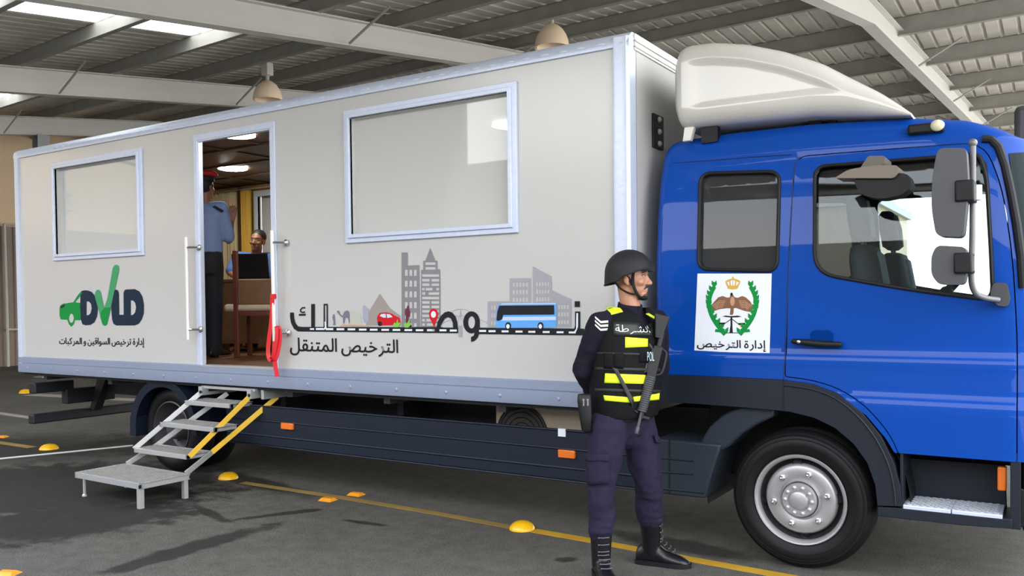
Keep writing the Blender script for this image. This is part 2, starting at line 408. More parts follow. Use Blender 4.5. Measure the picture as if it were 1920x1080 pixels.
# back wall at the left: beige upper panels over dark brown corrugated sheet
XB = -20.5
mb = MB(); mb.box((XB-.2, -12, 3.55), (XB, 60, 7.6))
for y in range(-12, 60, 4): mb.box((XB, y, 3.55), (XB+.012, y+.03, 7.6))
for z in (4.3, 5.1): mb.box((XB, -12, z), (XB+.008, 60, z+.02))
mb.obj('wall_left', mat('beige_wall', (.78, .60, .40), .75, noise=.08, scale=1.5), kind='structure', smooth=0)
mb = MB(); prof = []
y = -12.0
while y < 60: prof += [(y, 0), (y+.12, 0), (y+.15, .04), (y+.27, .04)]; y += .3
mb.loft([[Vector((XB+.05+h, y_, z)) for y_, h in prof] for z in (0, 3.56)], caps=False, closed=False)
mb.obj('trim_90', mat('brown_sheet', (.26, .20, .16), .6, noise=.15, scale=1.5), kind='structure', smooth=0, fix=False)
# frame of a gate leaf leaning by that wall
a, b_, c2, d2 = onX(8, 420, XB+.25), onX(34, 420, XB+.25), onX(36, 618, XB+.25), onX(14, 618, XB+.25)
mb = MB(); mb.tube([a, d2], .035, 8); mb.tube([a, b_+Vector((0, 1.2, 0))], .03, 8); mb.tube([d2, c2+Vector((0, 1.2, 0))], .03, 8); mb.tube([b_+Vector((0, 1.2, 0)), c2+Vector((0, 1.2, 0))], .035, 8)
mb.tube([d2, Vector((d2.x, d2.y, 0))], .035, 8); q = c2+Vector((0, 1.2, 0)); mb.tube([q, Vector((q.x, q.y, 0))], .035, 8)
mb.obj('gate_frame', mat('pale_steel', (.55, .54, .5), .5), label='pale tubular frame standing by the dark brown wall at far left', cat='frame')
# the yard wall and the taller house across the yard, which the truck side mirrors
q = MB(); q.box((-18.2, -22.4, 0), (26, -22, 6.75)); q.box((-46, -24, 0), (-18.2, -22, 13.5))
q.obj('wall_front', mat('yard_wall', (.075, .073, .07), .85, noise=.15, scale=.7), kind='structure', smooth=0)
# far buildings seen past the canopy, through the cab glass
def block(name, x0, y0, x1, y1, h, m, label):
    t = empty(name, ((x0+x1)/2, (y0+y1)/2, 0), label, 'building')
    q = MB(); q.box((x0, y0, 0), (x1, y1, h)); q.obj('wall', m, t, smooth=0)
    q = MB(); q.box((x0-.2, y0-.2, h), (x1+.2, y1+.2, h+.35)); q.obj('parapet', M_RAFT, t, smooth=0)
    return t
block('far_building', -20, 33, -4.15, 42, 5.35, mat('far_beige', (.55, .43, .30), .8, noise=.1, scale=.8), 'beige building seen far off through the cab side window')

# hanging lamps
M_SHADE = mat('lamp_cream', (.92, .74, .54), .45, noise=.05, scale=6)
def bay_lamp(px, py, dist, label, s=1.0):
    d = ray(px, py); p = CAM + d*dist
    t = empty('high_bay_lamp', p, label, 'ceiling lamp', 'hanging bay lamps')
    sh = MB(); prof = [(.235, 0), (.245, .0), (.24, .03), (.228, .10), (.20, .18), (.155, .25), (.10, .30), (.05, .325)]
    sh.lathe([(r*s, h*s) for r, h in prof], p, (0, 0, 1), 32); sh.lathe([(.215*s, .01), (.2*s, .08*s), (.15*s, .2*s), (.03, .27*s)], p, (0, 0, 1), 32)
    sh.obj('lamp_shade', M_SHADE, t)
    q = MB(); q.lathe([(.05*s, .31*s), (.03*s, .34*s), (.03*s, .42*s)], p, (0, 0, 1), 16, caps=True); q.obj('neck', M_RAFT, t)
    q = MB(); q.box(p+Vector((-.075*s, -.07*s, .41*s)), p+Vector((.075*s, .07*s, .62*s))); q.obj('ballast_box', M_RAFT, t, smooth=0, bevel=.01)
    zt = zroof(p.x, p.y)-.2
    q = MB(); q.tube([p+Vector((0, 0, .6*s)), Vector((p.x, p.y, zt))], .012, 8); q.obj('rod', M_PURL, t)
bay_lamp(1035, 90, 12.2, 'cream bell-shaped hanging lamp just above the truck box near the spoiler', 1.02)
bay_lamp(502, 188, 14.4, 'cream bell-shaped hanging lamp farther back, above the left half of the truck box')

# ------------------------------------------------------------------ road paint and studs
M_YEL = mat('road_yellow', (.46, .26, .01), .7, noise=.35, scale=5)
M_YELB = mat('road_yellow_worn', (.25, .16, .035), .75, noise=.5, scale=4)
M_WORN = mat('road_white_worn', (.33, .31, .27), .8, noise=.4, scale=4)
def strip(name, pts, w, m, label, cat='road marking', group=None):
    pts = [onZ(*p) for p in pts]; mb = MB(); L_ = []; R_ = []
    for i, p in enumerate(pts):
        t = (pts[min(i+1, len(pts)-1)]-pts[max(i-1, 0)]).normalized(); s_ = Vector((-t.y, t.x, 0))*(w/2); L_.append(p+s_); R_.append(p-s_)
    for i in range(len(pts)-1):
        mb.hexa([R_[i], R_[i+1], L_[i+1], L_[i]], (0, 0, .003))
    return mb.obj(name, m, smooth=0, label=label, cat=cat, group=group)
strip('painted_line', [(1000, 995), (1120, 1016), (1300, 1050), (1490, 1084), (1700, 1125)], .085, M_YEL, 'strong yellow painted line under the guard boots')
strip('painted_line', [(455, 905), (640, 933), (820, 963), (960, 989)], .07, M_YELB, 'worn yellow painted line between the two middle road studs')
strip('painted_line', [(-60, 822), (0, 830), (60, 839)], .10, M_YELB, 'worn yellow painted line left of the stud at far left')
strip('painted_line', [(-40, 770), (0, 775), (48, 782), (70, 785)], .12, M_WORN, 'worn white painted line beside the rear bumper bar at far left')
strip('painted_line', [(58, 740), (100, 742), (170, 746), (300, 752)], .28, M_WORN, 'wide pale painted line seen under the truck tail')
M_DOME = mat('stud_yellow', (.80, .45, .004), .35, coat=.3)
M_REFL = mat('stud_orange', (.85, .30, .01), .35, coat=.4)
def dome(px, py, label, r=.085, h=.055):
    p = onZ(px, py); mb = MB(); mb.lathe([(r, 0), (r, .008), (r*.93, .02), (r*.8, h*.62), (r*.55, h*.86), (r*.25, h*.97), (.001, h)], p, (0, 0, 1), 24)
    mb.obj('road_stud', M_DOME, label=label, cat='road stud', group='yellow dome road studs')
dome(979, 992, 'yellow dome road stud nearest the guard')
dome(428, 897, 'yellow dome road stud just right of the folding steps')
dome(92, 842, 'yellow dome road stud left of the folding steps, by the white cord', .095)
dome(47, 737, 'yellow dome road stud farthest off, beside the truck tail', .10, .07)
def refl(px, py, label, rz=.1):
    p = onZ(px, py); c, s_ = cos(rz), sin(rz); a, b = Vector((c, s_, 0)), Vector((-s_, c, 0)); mb = MB()
    lo = [p+a*x+b*y for x, y in ((-.06, -.05), (.06, -.05), (.06, .05), (-.06, .05))]; hi = [p+a*x+b*y+Vector((0, 0, .02)) for x, y in ((-.045, -.02), (.045, -.02), (.045, .02), (-.045, .02))]
    mb.loft([lo, hi]); mb.obj('road_reflector', M_REFL, smooth=0, bevel=.003, label=label, cat='road reflector', group='flat orange road reflectors')
refl(615, 938, 'flat orange road reflector, left one of the pair before the side guard')
refl(668, 928, 'flat orange road reflector, right one of the pair before the side guard')
refl(14, 1077, 'flat orange road reflector in the bottom left corner', .4)
refl(4, 820, 'flat orange road reflector at the far left edge on the yellow line', .4)
# white cord on the ground
pts = [onZ(*p) for p in ((-60, 869), (0, 862), (90, 853), (170, 845), (249, 837))]
mb = MB(); mb.tube([p+Vector((0, 0, .009)) for p in smooth_path(pts, 5)], .009, 8)
mb.obj('cord', mat('cord_white', (.6, .6, .58), .7), label='thin white cord stretched over the ground left of the folding steps', cat='cord')

# ================================================================== TRUCK
BL, ZB, ZT, BW = 6.857, .854, 3.077, 2.45
truck = empty('box_truck', (-2.5, 1.2, 0), 'blue and white box truck with Arabic lettering on its long white box', 'truck')
def rect(x0, x1, z0, z1, y): return [Vector((x0, y, z0)), Vector((x1, y, z0)), Vector((x1, y, z1)), Vector((x0, y, z1))]
WX0, WX1, WZ0, WZ1 = -2.291, -.791, 1.938, 2.911      # large window, outside of its frame
SX0, SX1, SZ0, SZ1 = -6.166, -4.723, 1.944, 2.898     # small window
DX0, DX1, DZ0, DZ1 = -3.968, -3.083, .985, 2.880      # doorway
FW = .062
# --- box shell
mb = MB()
mb.prism([rect(-BL+.01, -.01, ZB+.02, ZT-.02, .012), rect(WX0+FW, WX1-FW, WZ0+FW, WZ1-FW, .012), rect(SX0+FW, SX1-FW, SZ0+FW, SZ1-FW, .012), rect(DX0, DX1, DZ0, DZ1, .012)], (0, .032, 0))
mb.prism([rect(-BL+.01, -.01, ZB+.02, ZT-.02, BW-.062), rect(WX0+.2, WX1-.1, WZ0, WZ1, BW-.062), rect(-5.93, -5.25, 1.9, 2.80, BW-.062)], (0, .05, 0))
mb.box((-BL+.01, .062, ZB+.02), (-BL+.06, BW-.062, ZT-.02)); mb.box((-.06, .062, ZB+.02), (-.01, BW-.062, ZT-.02))
mb.box((-BL+.06, .062, ZT-.07), (-.06, BW-.062, ZT-.02)); mb.box((-BL+.06, .062, ZB+.02), (-.06, BW-.062, DZ0-.012))
box = mb.obj('cargo_box', M_PANEL, truck, smooth=0)
# lining of the room inside
M_WOODD = mat('dark_wood', (.060, .028, .014), .42, noise=.4, scale=6)
M_WOODF = mat('floor_wood', (.16, .075, .035), .38, noise=.35, scale=8)
M_WALLY = mat('yellow_lining', (.60, .36, .09), .6, noise=.12, scale=4)
mb = MB(); mb.box((-BL+.062, .064, 2.935), (-.062, BW-.064, 2.985))
for y in (.6, 1.2, 1.8): mb.box((-BL+.062, y, 2.92), (-.062, y+.10, 2.936))
for x in (-6.3, -5.75, -4.4, -3.9, -2.9): mb.box((x, .064, 2.925), (x+.05, BW-.064, 2.936))
mb.obj('ceiling_lining', M_WOODD, box, smooth=0)
mb = MB(); mb.box((-BL+.062, .02, DZ0-.012), (-.062, BW-.064, DZ0)); mb.obj('floor_lining', M_WOODF, box, smooth=0)
mb = MB(); mb.prism([rect(-BL+.065, -.065, DZ0, 2.93, BW-.075), rect(WX0+.2, WX1-.1, WZ0, WZ1, BW-.075), rect(-5.93, -5.25, 1.9, 2.80, BW-.075)], (0, .01, 0))
mb.box((-BL+.064, .07, DZ0), (-BL+.075, BW-.08, 2.93)); mb.obj('wall_lining', M_WALLY, box, smooth=0)
# far side windows: frame and pane
M_FILMG = glass('frosted_pane', (.75, .78, .78), 1.65, film=.68, filmcol=(.78, .79, .76))
M_CLEAR = glass('clear_pane', (.86, .9, .9))
def window(x0, x1, z0, z1, y, out, panemat, fm=M_ALU, fw=FW, name='window_frame'):
    q = MB(); q.prism([rect(x0, x1, z0, z1, y), rect(x0+fw, x1-fw, z0+fw, z1-fw, y)], (0, out, 0))
    q.prism([rect(x0+fw*.55, x1-fw*.55, z0+fw*.55, z1-fw*.55, y), rect(x0+fw, x1-fw, z0+fw, z1-fw, y)], (0, out*1.7, 0))
    f = q.obj(name, fm, truck, smooth=0, bevel=.003)
    p = MB(); yy = y - out*1.3; p.box((x0+fw*.9, yy, z0+fw*.9), (x1-fw*.9, yy+.006, z1-fw*.9)); p.obj('glass_pane', panemat, f, smooth=0)
    return f
window(WX0, WX1, WZ0, WZ1, .012, -.022, M_FILMG); window(SX0, SX1, SZ0, SZ1, .012, -.022, M_FILMG)
window(-5.98, -5.2, 1.85, 2.85, BW-.08, -.03, M_FILMG, mat('pale_frame', (.55, .62, .68), .4), .07)
window(WX0+.15, WX1-.05, WZ0-.05, WZ1, BW-.08, -.03, M_CLEAR, mat('pale_frame', (.55, .62, .68), .4), .07)
# rails and posts
def profile_x(prof, x0, x1): return [[Vector((x, y, z)) for y, z in prof] for x in (x0, x1)]
mb = MB(); mb.loft(profile_x([(.013, 3.008), (-.004, 3.008), (-.006, 3.03), (.0, 3.052), (.012, 3.075), (.04, 3.095), (.15, 3.098), (.15, 3.06), (.013, 3.06)], -BL, 0))
random.seed(3)
x = -BL+.1
while x < -.1:
    mb.sphere((x, -.002, 3.04), (.045, .006, .012), 8, 5); x += random.uniform(.10, .17)
mb.obj('roof_rail', M_ALU, box, smooth=30)
mb = MB(); mb.box((-BL, .15, 3.05), (0, BW, 3.09)); mb.obj('roof_skin', M_PANEL, box, smooth=0)
def post(name, x0, x1):
    q = MB()
    q.loft([[Vector((x, y, z)) for x, y in ([(x0, .013), (x0, -.005), (x0+.02, -.008), ((x0+x1)/2, -.004), (x1-.02, -.008), (x1, .004), (x1+.004, .08), (x1-.03, .08), (x1-.03, .013)] if x1 > -1 else
        [(x0-.004, .08), (x0, .004), (x0+.02, -.008), (x1-.015, -.008), (x1, -.005), (x1, .013), (x0+.03, .013), (x0+.03, .08)])] for z in (ZB-.02, ZT-.01)])
    return q.obj(name, M_ALU, box, smooth=30)
post('corner_post', -.105, 0); post('corner_post', -BL, -BL+.085)
mb = MB(); mb.loft(profile_x([(.013, .990), (-.004, .990), (-.010, .982), (-.010, .930), (-.004, .926), (-.012, .920), (-.014, .850), (-.010, .832), (.02, .830), (.02, .86), (.013, .87)], -BL+.02, -.002))
x = -BL+.2
for i in range(16): mb.sphere((x+i*.44, -.014, .878), (.014, .007, .014), 10, 6)
mb.obj('sill_rail', M_ALUG, box, smooth=30)
# front wall seen beside the cab
mb = MB(); mb.box((-.008, .09, ZB), (.004, BW, ZT-.08)); mb.obj('front_wall', mat('front_grey', (.42, .42, .41), .4, noise=.05, scale=3), box, smooth=0)
mb = MB(); mb.box((-.01, .06, ZT-.085), (.012, BW, ZT+.015)); mb.box((-.01, .06, ZT-.035), (.02, BW, ZT-.022)); mb.box((-.01, .06, ZT-.07), (.018, BW, ZT-.058)); mb.obj('front_rail', M_WHITE, box, smooth=0, bevel=.003)
p0, p1 = onX(1222, 212, .006), onX(1235, 280, .006)
mb = MB(); mb.box((.004, p0.y, p1.z), (.02, p0.y+.16, p0.z)); br = mb.obj('bracket_plate', M_BLACK, box, smooth=0, bevel=.003)
for z in (.14, .5, .86):
    q = MB(); q.lathe([(.018, 0), (.018, .008), (.010, .016), (.0, .017)], (.02, p0.y+.08, p1.z+(p0.z-p1.z)*z), (1, 0, 0), 10); q.obj('bolt', M_STEEL, br)
# door trim, grab bars
mb = MB(); mb.prism([rect(DX0-.05, DX1+.05, DZ0-.012, DZ1+.05, .012), rect(DX0, DX1, DZ0+.003, DZ1, .012)], (0, -.012, 0))
mb.box((DX0-.002, .005, DZ0), (DX0+.012, .046, DZ1)); mb.box((DX1-.012, .005, DZ0), (DX1+.002, .046, DZ1)); mb.box((DX0, .005, DZ1-.012), (DX1, .046, DZ1+.002))
mb.obj('door_frame', M_ALU, box, smooth=0, bevel=.002)
mb = MB(); mb.box((DX0, -.012, DZ0-.006), (DX1, .08, DZ0+.006)); mb.obj('door_sill', M_STEEL, box, smooth=0)
M_BAR = mat('bar_white', (.80, .79, .74), .25, .2)
def grab(px0, py0, px1, py1, yo, offs, sgn):
    a, b = onY(px0, py0, yo), onY(px1, py1, yo); q = MB(); q.tube([a, b], .016, 12)
    o = q.obj('grab_bar', M_BAR, truck)
    for t in offs:
        c = a.lerp(b, t); s_ = MB(); e_ = Vector((c.x+sgn*.075, .0, c.z))
        s_.tube([c, Vector((c.x+sgn*.05, yo, c.z)), e_+Vector((0, -.02, 0))], .011, 8); s_.lathe([(.028, 0), (.028, .008), (.012, .02)], e_, (0, -1, 0), 14, caps=True); s_.obj('standoff', M_CHROME, o)
    return o
grab(349, 445, 353, 637, -.07, (.10, .90), 1)
grab(510, 432, 515, 641, -.07, (.11, .92), 1)
# ceiling lights inside
for (x, y) in ((-5.16, 1.36), (-3.70, .20), (-1.6, 1.2)):
    q = MB(); q.lathe([(.145, .016), (.150, .0), (.13, -.006), (.001, -.008)], (x, y, 2.92), (0, 0, 1), 28)
    q.obj('ceiling_light', mat('lamp_disc', (1, .97, .9), .4, emit=34) if y > .5 else mat('lamp_disc_dim', (1, .97, .9), .4, emit=9), truck)

# --- printed graphics on the box side (pixel outlines laid on the wall plane)
YD = .0095
def crop(s, ox, oy): return lambda pts: [(ox+x/s, oy+y/s) for x, y in pts]
def P_(pts, y=YD): return [onY(px, py, y) for px, py in pts]
def decal(name, groups, m, parent, y=YD):
    """groups: list of loop lists (outline, holes), in photo pixels"""
    q = MB()
    for i, loops in enumerate(groups): q.flat([P_(l, y-1.3e-5*min(i, 70)) for l in loops])
    return q.obj(name, m, parent, smooth=0, fix=False)
def box_px(x0, y0, x1, y1): return [(x0, y0), (x1, y0), (x1, y1), (x0, y1)]
def ell(cx, cy, rx, ry, n=24, a0=0, a1=360): return [(cx+rx*cos(radians(a0+(a1-a0)*i/(n-1 if a1-a0 < 360 else n))), cy+ry*sin(radians(a0+(a1-a0)*i/(n-1 if a1-a0 < 360 else n)))) for i in range(n)]
def stroke(pts, w):
    """outline polygon of a polyline of width w (pixels)"""
    L_ = []; R_ = []; n = len(pts)
    for i, (x, y) in enumerate(pts):
        x0, y0 = pts[max(i-1, 0)]; x1, y1 = pts[min(i+1, n-1)]; dx, dy = x1-x0, y1-y0; l = math.hypot(dx, dy) or 1
        L_.append((x-dy/l*w/2, y+dx/l*w/2)); R_.append((x+dy/l*w/2, y-dx/l*w/2))
    return L_+R_[::-1]
# Arabic letters: joined forms, drawn glyph by glyph
AR = {'ا': (0xFE8D, 0xFE8E), 'إ': (0xFE87, 0xFE88), 'ل': (0xFEDD, 0xFEDE, 0xFEDF, 0xFEE0), 'ت': (0xFE95, 0xFE96, 0xFE97, 0xFE98), 'ر': (0xFEAD, 0xFEAE), 'خ': (0xFEA5, 0xFEA6, 0xFEA7, 0xFEA8),
      'ي': (0xFEF1, 0xFEF2, 0xFEF3, 0xFEF4), 'ص': (0xFEB9, 0xFEBA, 0xFEBB, 0xFEBC), 'م': (0xFEE1, 0xFEE2, 0xFEE3, 0xFEE4), 'ن': (0xFEE5, 0xFEE6, 0xFEE7, 0xFEE8), 'ق': (0xFED5, 0xFED6, 0xFED7, 0xFED8),
      'د': (0xFEA9, 0xFEAA), 'ة': (0xFE93, 0xFE94), 'س': (0xFEB1, 0xFEB2, 0xFEB3, 0xFEB4), 'و': (0xFEED, 0xFEEE), 'ب': (0xFE8F, 0xFE90, 0xFE91, 0xFE92), 'ك': (0xFED9, 0xFEDA, 0xFEDB, 0xFEDC),
      'ش': (0xFEB5, 0xFEB6, 0xFEB7, 0xFEB8), 'ط': (0xFEC1, 0xFEC2, 0xFEC3, 0xFEC4)}
def shaped(s):
    out = []
    for i, c in enumerate(s):
        if c not in AR: out.append((c, False)); continue
        f = AR[c]; pj = i > 0 and len(AR.get(s[i-1], ())) == 4; nj = i < len(s)-1 and s[i+1] in AR and len(f) == 4
        out.append((chr(f[(3 if pj else 2) if nj else (1 if pj else 0)]), pj))
    return out[::-1]
def contours(ch, bold=.010):
    c = bpy.data.curves.new('glyph', 'FONT'); c.body = ch; c.fill_mode = 'NONE'; c.resolution_u = 4; c.offset = bold; o = bpy.data.objects.new('glyph', c); COL.objects.link(o)
    dg = bpy.context.evaluated_depsgraph_get(); dg.update(); me = bpy.data.meshes.new_from_object(o.evaluated_get(dg))
    nb = {}
    for e_ in me.edges:
        a, b = e_.vertices; nb.setdefault(a, []).append(b); nb.setdefault(b, []).append(a)
    loops = []; seen = set()
    for v in nb:
        if v in seen: continue
        l = [v]; seen.add(v); cur = v
        while True:
            nx = [q for q in nb[cur] if q not in seen]
            if not nx: break
            cur = nx[0]; seen.add(cur); l.append(cur)
        loops.append([(me.vertices[i].co.x, me.vertices[i].co.y) for i in l])
    # advance: distance to a stop added after the glyph
    bpy.data.objects.remove(o); bpy.data.curves.remove(c); bpy.data.meshes.remove(me)
    return loops
def area(l): return sum(l[i][0]*l[(i+1) % len(l)][1]-l[(i+1) % len(l)][0]*l[i][1] for i in range(len(l)))/2
def inside(p, l):
    r_ = False
    for i in range(len(l)):
        (x0, y0), (x1, y1) = l[i], l[(i+1) % len(l)]
        if (y0 > p[1]) != (y1 > p[1]) and p[0] < (x1-x0)*(p[1]-y0)/(y1-y0)+x0: r_ = not r_
    return r_
def text_groups(glyphs):
    """outline groups of a row of glyphs set side by side, and their total box"""
    pen = 0.0; G = []
    for ch, joined in glyphs:
        if ch == ' ': pen += .20; continue
        ls = [l for l in contours(ch) if len(l) > 2]
        x0 = min(p[0] for l in ls for p in l); x1 = max(p[0] for l in ls for p in l)
        ls = [[(p[0]-x0+pen, p[1]) for p in l] for l in ls]
        ls.sort(key=lambda l: -abs(area(l))); outs = []
        sg = area(ls[0]) > 0
        for l in ls:
            if (area(l) > 0) == sg: outs.append([l])
            else:
                for o_ in outs:
                    if inside(l[0], o_[0]): o_.append(l); break
        G += outs; pen += (x1-x0) + (-.03 if joined else .11)
    return G
def set_text(glyphs, quad, heavy=0.0):
    """fit the row of glyphs into the pixel quad (top-left, top-right, bottom-right, bottom-left)"""
    G = text_groups(glyphs); xs = [p[0] for g_ in G for l in g_ for p in l]; ys = [p[1] for g_ in G for l in g_ for p in l]
    X0, X1, Y0, Y1 = min(xs), max(xs), min(ys), max(ys); a, b, c, d = quad
    def f(p):
        s_, t_ = (p[0]-X0)/(X1-X0), (Y1-p[1])/(Y1-Y0)
        return tuple((a[i]*(1-s_)+b[i]*s_)*(1-t_)+(d[i]*(1-s_)+c[i]*s_)*t_ for i in (0, 1))
    out = [[[f(p) for p in l] for l in g_] for g_ in G]
    if heavy: out += [[stroke([p, q_], heavy)] for g_ in list(out) for l in g_ for p, q_ in zip(l, l[1:]+l[:1]) if math.hypot(p[0]-q_[0], p[1]-q_[1]) > 1e-3]
    return out
# left emblem
c6 = crop(5.4, 90, 480)
lg = decal('logo_letters', [[c6([(340, 355), (365, 347), (400, 348), (440, 362), (475, 400), (497, 460), (505, 540), (497, 610), (470, 670), (430, 698), (380, 702), (348, 692), (332, 640), (325, 500), (328, 400)]),
                             c6([(390, 460), (415, 462), (435, 485), (442, 530), (432, 575), (415, 596), (390, 600)])],
                            [c6([(648, 420), (660, 365), (685, 338), (708, 348), (718, 380), (722, 595), (766, 595), (764, 375), (775, 345), (795, 338), (880, 335), (925, 358), (955, 410), (971, 490), (970, 580), (950, 640), (920, 685), (880, 703), (690, 704), (662, 685), (648, 640), (640, 540)]),
                             c6([(838, 450), (862, 452), (882, 475), (892, 520), (882, 570), (862, 594), (838, 600)])]], M_DNAVY, truck)
decal('logo_car', [[c6([(116, 525), (124, 500), (150, 483), (215, 474), (255, 468), (300, 398), (340, 352), (345, 380), (318, 415), (275, 470), (322, 474), (330, 560), (330, 650), (272, 650), (262, 690), (235, 716), (210, 690), (195, 645), (128, 642), (116, 600)]), c6(ell(236, 630, 24, 46))]], M_GREEN, lg)
decal('logo_lamp', [[c6([(128, 512), (165, 488), (170, 505), (135, 530)])]], M_INK, lg, YD-.002)
decal('logo_tick', [[c6([(472, 400), (478, 365), (495, 343), (515, 342), (532, 362), (568, 525), (600, 430), (655, 120), (672, 95), (692, 87), (715, 100), (720, 140), (640, 500), (595, 690), (575, 708), (552, 695), (520, 580)])]], M_GREEN2, lg, YD-.0015)
decal('logo_tick', [[c6([(540, 560), (568, 527), (600, 520), (634, 522), (595, 690), (575, 708), (552, 695), (528, 615)])]], M_GREEN, lg, YD-.003)
decal('small_lettering', set_text(shaped('إدارة ترخيص السواقين و المركبات'), [(111, 633), (270, 634), (270, 652), (111, 649.5)], .55), M_INK, truck)
# tag line under the road
c7 = crop(4.5, 530, 450); c8 = crop(4.91, 800, 470)
decal('tagline_lettering', set_text(shaped('الترخيص المتنقل'), [(544, 633), (746, 637), (746, 669.5), (544, 666)], .8), M_INK, truck)
# slogan: letters that turn into a road
G = [[c7([(62, 612), (95, 612), (97, 660), (108, 700), (130, 728), (165, 733), (1350, 735), (1350, 785), (130, 772), (95, 750), (70, 700), (62, 650)])],
     [c7(box_px(240, 540, 272, 740))], [c7([(345, 538), (381, 538), (382, 735), (345, 735)]), c7([(356, 552), (370, 552), (370, 722), (357, 722)])],
     [c7(stroke([(190, 572), (165, 572), (150, 590), (152, 605), (170, 612), (188, 606)], 13))], [c7(stroke([(136, 632), (194, 630)], 17))],
     [c8([(90, 712), (100, 655), (130, 600), (165, 568), (200, 558), (235, 568), (265, 605), (283, 660), (290, 760), (245, 757), (240, 665), (225, 628), (198, 612), (165, 628), (135, 680), (125, 712)])],
     [c8([(-20, 706), (290, 708), (290, 760), (-20, 757)])],
     [c8(ell(413, 660, 77, 102)), c8(ell(413, 660, 32, 56))],
     [c8([(445, 700), (489, 660), (489, 745), (470, 800), (440, 832), (408, 840), (408, 795), (430, 785), (447, 745)])],
     [c8([(480, 708), (1380, 717), (1450, 718), (1450, 780), (480, 768)])], [c8([(1366, 560), (1414, 560), (1414, 735), (1352, 735), (1366, 690)])], [c8(box_px(1362, 465, 1411, 519))]]
sl = decal('slogan_lettering', G, M_INK, truck, YD-.001)
D_ = [[c7(box_px(x-32, y-8, x+32, y+8))] for x, y in ((312, 751), (395, 752), (487, 753), (580, 754), (675, 756), (768, 757), (865, 758), (960, 759), (1060, 760), (1155, 761), (1250, 762))]
D_ += [[c8(box_px(x-32, y-9, x+32, y+9))] for x, y in ((40, 731), (150, 733), (245, 735), (515, 739), (602, 741), (722, 743), (850, 745), (968, 747), (1100, 749), (1228, 751), (1340, 753))]
D_ += [[c7(box_px(230, 745, 265, 758))], [c7([(352, 690), (366, 690), (370, 740), (352, 758), (340, 758), (356, 735)])], [c8([(1378, 575), (1394, 575), (1394, 700), (1375, 748), (1352, 752), (1375, 720)])]]
for g_ in D_: decal('road_dash', [g_], M_STICK_W, sl, YD-.003)
# grey town
t1 = [(1003, 105), (1055, 105), (1055, 215), (1153, 211), (1160, 733), (1003, 731)]
wins = [c7(box_px(1030+38*i, y, 1054+38*i, y+(52 if r_ < 5 else 32))) for r_, y in enumerate((250, 342, 432, 523, 612, 700)) for i in range(3)]
town = decal('skyline_tower', [[c7(t1)]+wins, [c7([(1245, 66), (1288, 176), (1203, 176)])]], M_GREYB, truck)
rows = []
for i, y in enumerate((188, 228)): rows.append(box_px(1203, y, 1290, y+22))
for i, (y, cuts) in enumerate(((288, [(1176, 1320)]), (328, [(1176, 1240), (1254, 1320)]), (365, [(1176, 1240), (1254, 1320)]), (403, [(1176, 1198), (1206, 1264), (1296, 1320)]), (440, [(1176, 1202), (1230, 1320)]), (478, [(1176, 1320)]),
                               (515, [(1176, 1240), (1254, 1320)]), (553, [(1176, 1240), (1254, 1320)]), (590, [(1176, 1320)]), (628, [(1176, 1240), (1254, 1320)]), (665, [(1176, 1200), (1210, 1320)]), (702, [(1176, 1200), (1215, 1320)]))):
    rows += [box_px(a, y, b, y+22) for a, b in cuts]
decal('skyline_tower', [[c7([(1186, 175), (1306, 175), (1306, 248), (1330, 248), (1332, 735), (1166, 733), (1168, 252), (1186, 252)])]+[c7(q) for q in rows]], M_GREYB, truck)
def wgrid(x0, y0, nx, ny, dx, dy, w, h): return [c8(box_px(x0+dx*i, y0+dy*j, x0+dx*i+w, y0+dy*j+h)) for i in range(nx) for j in range(ny)]
decal('skyline_block', [[c8([(562, 467), (764, 465), (764, 255), (962, 252), (962, 706), (562, 704)])]+wgrid(792, 290, 5, 3, 30, 70, 20, 42)+wgrid(592, 505, 2, 3, 26, 70, 16, 40)], M_GREYC, truck)
decal('skyline_block', [[c8([(978, 143), (1150, 236), (1152, 362), (1332, 447), (1332, 708), (978, 706)])]+wgrid(1006, 287, 5, 3, 26, 70, 18, 40)+wgrid(1210, 498, 4, 3, 26, 70, 18, 38)], M_GREYC, truck)
mn = decal('bridge_sketch', [[c8(stroke([(235, 560), (270, 543), (315, 537), (365, 545), (410, 570)], 6))], [c8(stroke([(312, 545), (312, 640)], 5))], [c8(stroke([(250, 603), (380, 600)], 5))],
                             [c8(stroke([(120, 695), (160, 660), (205, 640), (250, 650), (290, 690)], 5))], [c8(stroke([(480, 630), (540, 655), (570, 680)], 5))], [c8(box_px(292, 690, 328, 795))], [c8(stroke([(275, 700), (312, 555), (350, 700)], 4))]], M_GREYC, truck)
# desert: pyramid, tent, camel, figures
ds = decal('pyramid_picture', [[c7([(820, 452), (905, 575), (995, 640), (995, 722), (700, 720), (735, 590)])]], mat('ink_taupe', (.30, .26, .24), .5), truck)
decal('pyramid_shade', [[c7([(676, 560), (690, 548), (727, 585), (725, 690), (690, 700), (676, 660)])]], mat('ink_bluegrey', (.32, .34, .42), .5), ds, YD-.0008)
decal('tent_picture', [[c7([(540, 600), (600, 590), (655, 620), (672, 715), (565, 720), (560, 640)])]], mat('ink_olive', (.45, .46, .40), .5), truck)
decal('camel_picture', [[c7([(455, 603), (465, 594), (480, 600), (485, 625), (505, 640), (520, 605), (545, 592), (565, 610), (568, 690), (560, 712), (552, 660), (530, 655), (520, 700), (510, 710), (508, 655), (490, 645), (470, 625)])],
                        [c7([(425, 630), (436, 625), (446, 718), (424, 720), (430, 690), (418, 660)])]], mat('ink_plum', (.17, .15, .20), .5), truck, YD-.0008)
decal('sand_picture', [[c7([(480, 728), (500, 716), (600, 714), (700, 722), (780, 730)])]], mat('ink_sand', (.55, .30, .20), .5), truck, YD-.0012)
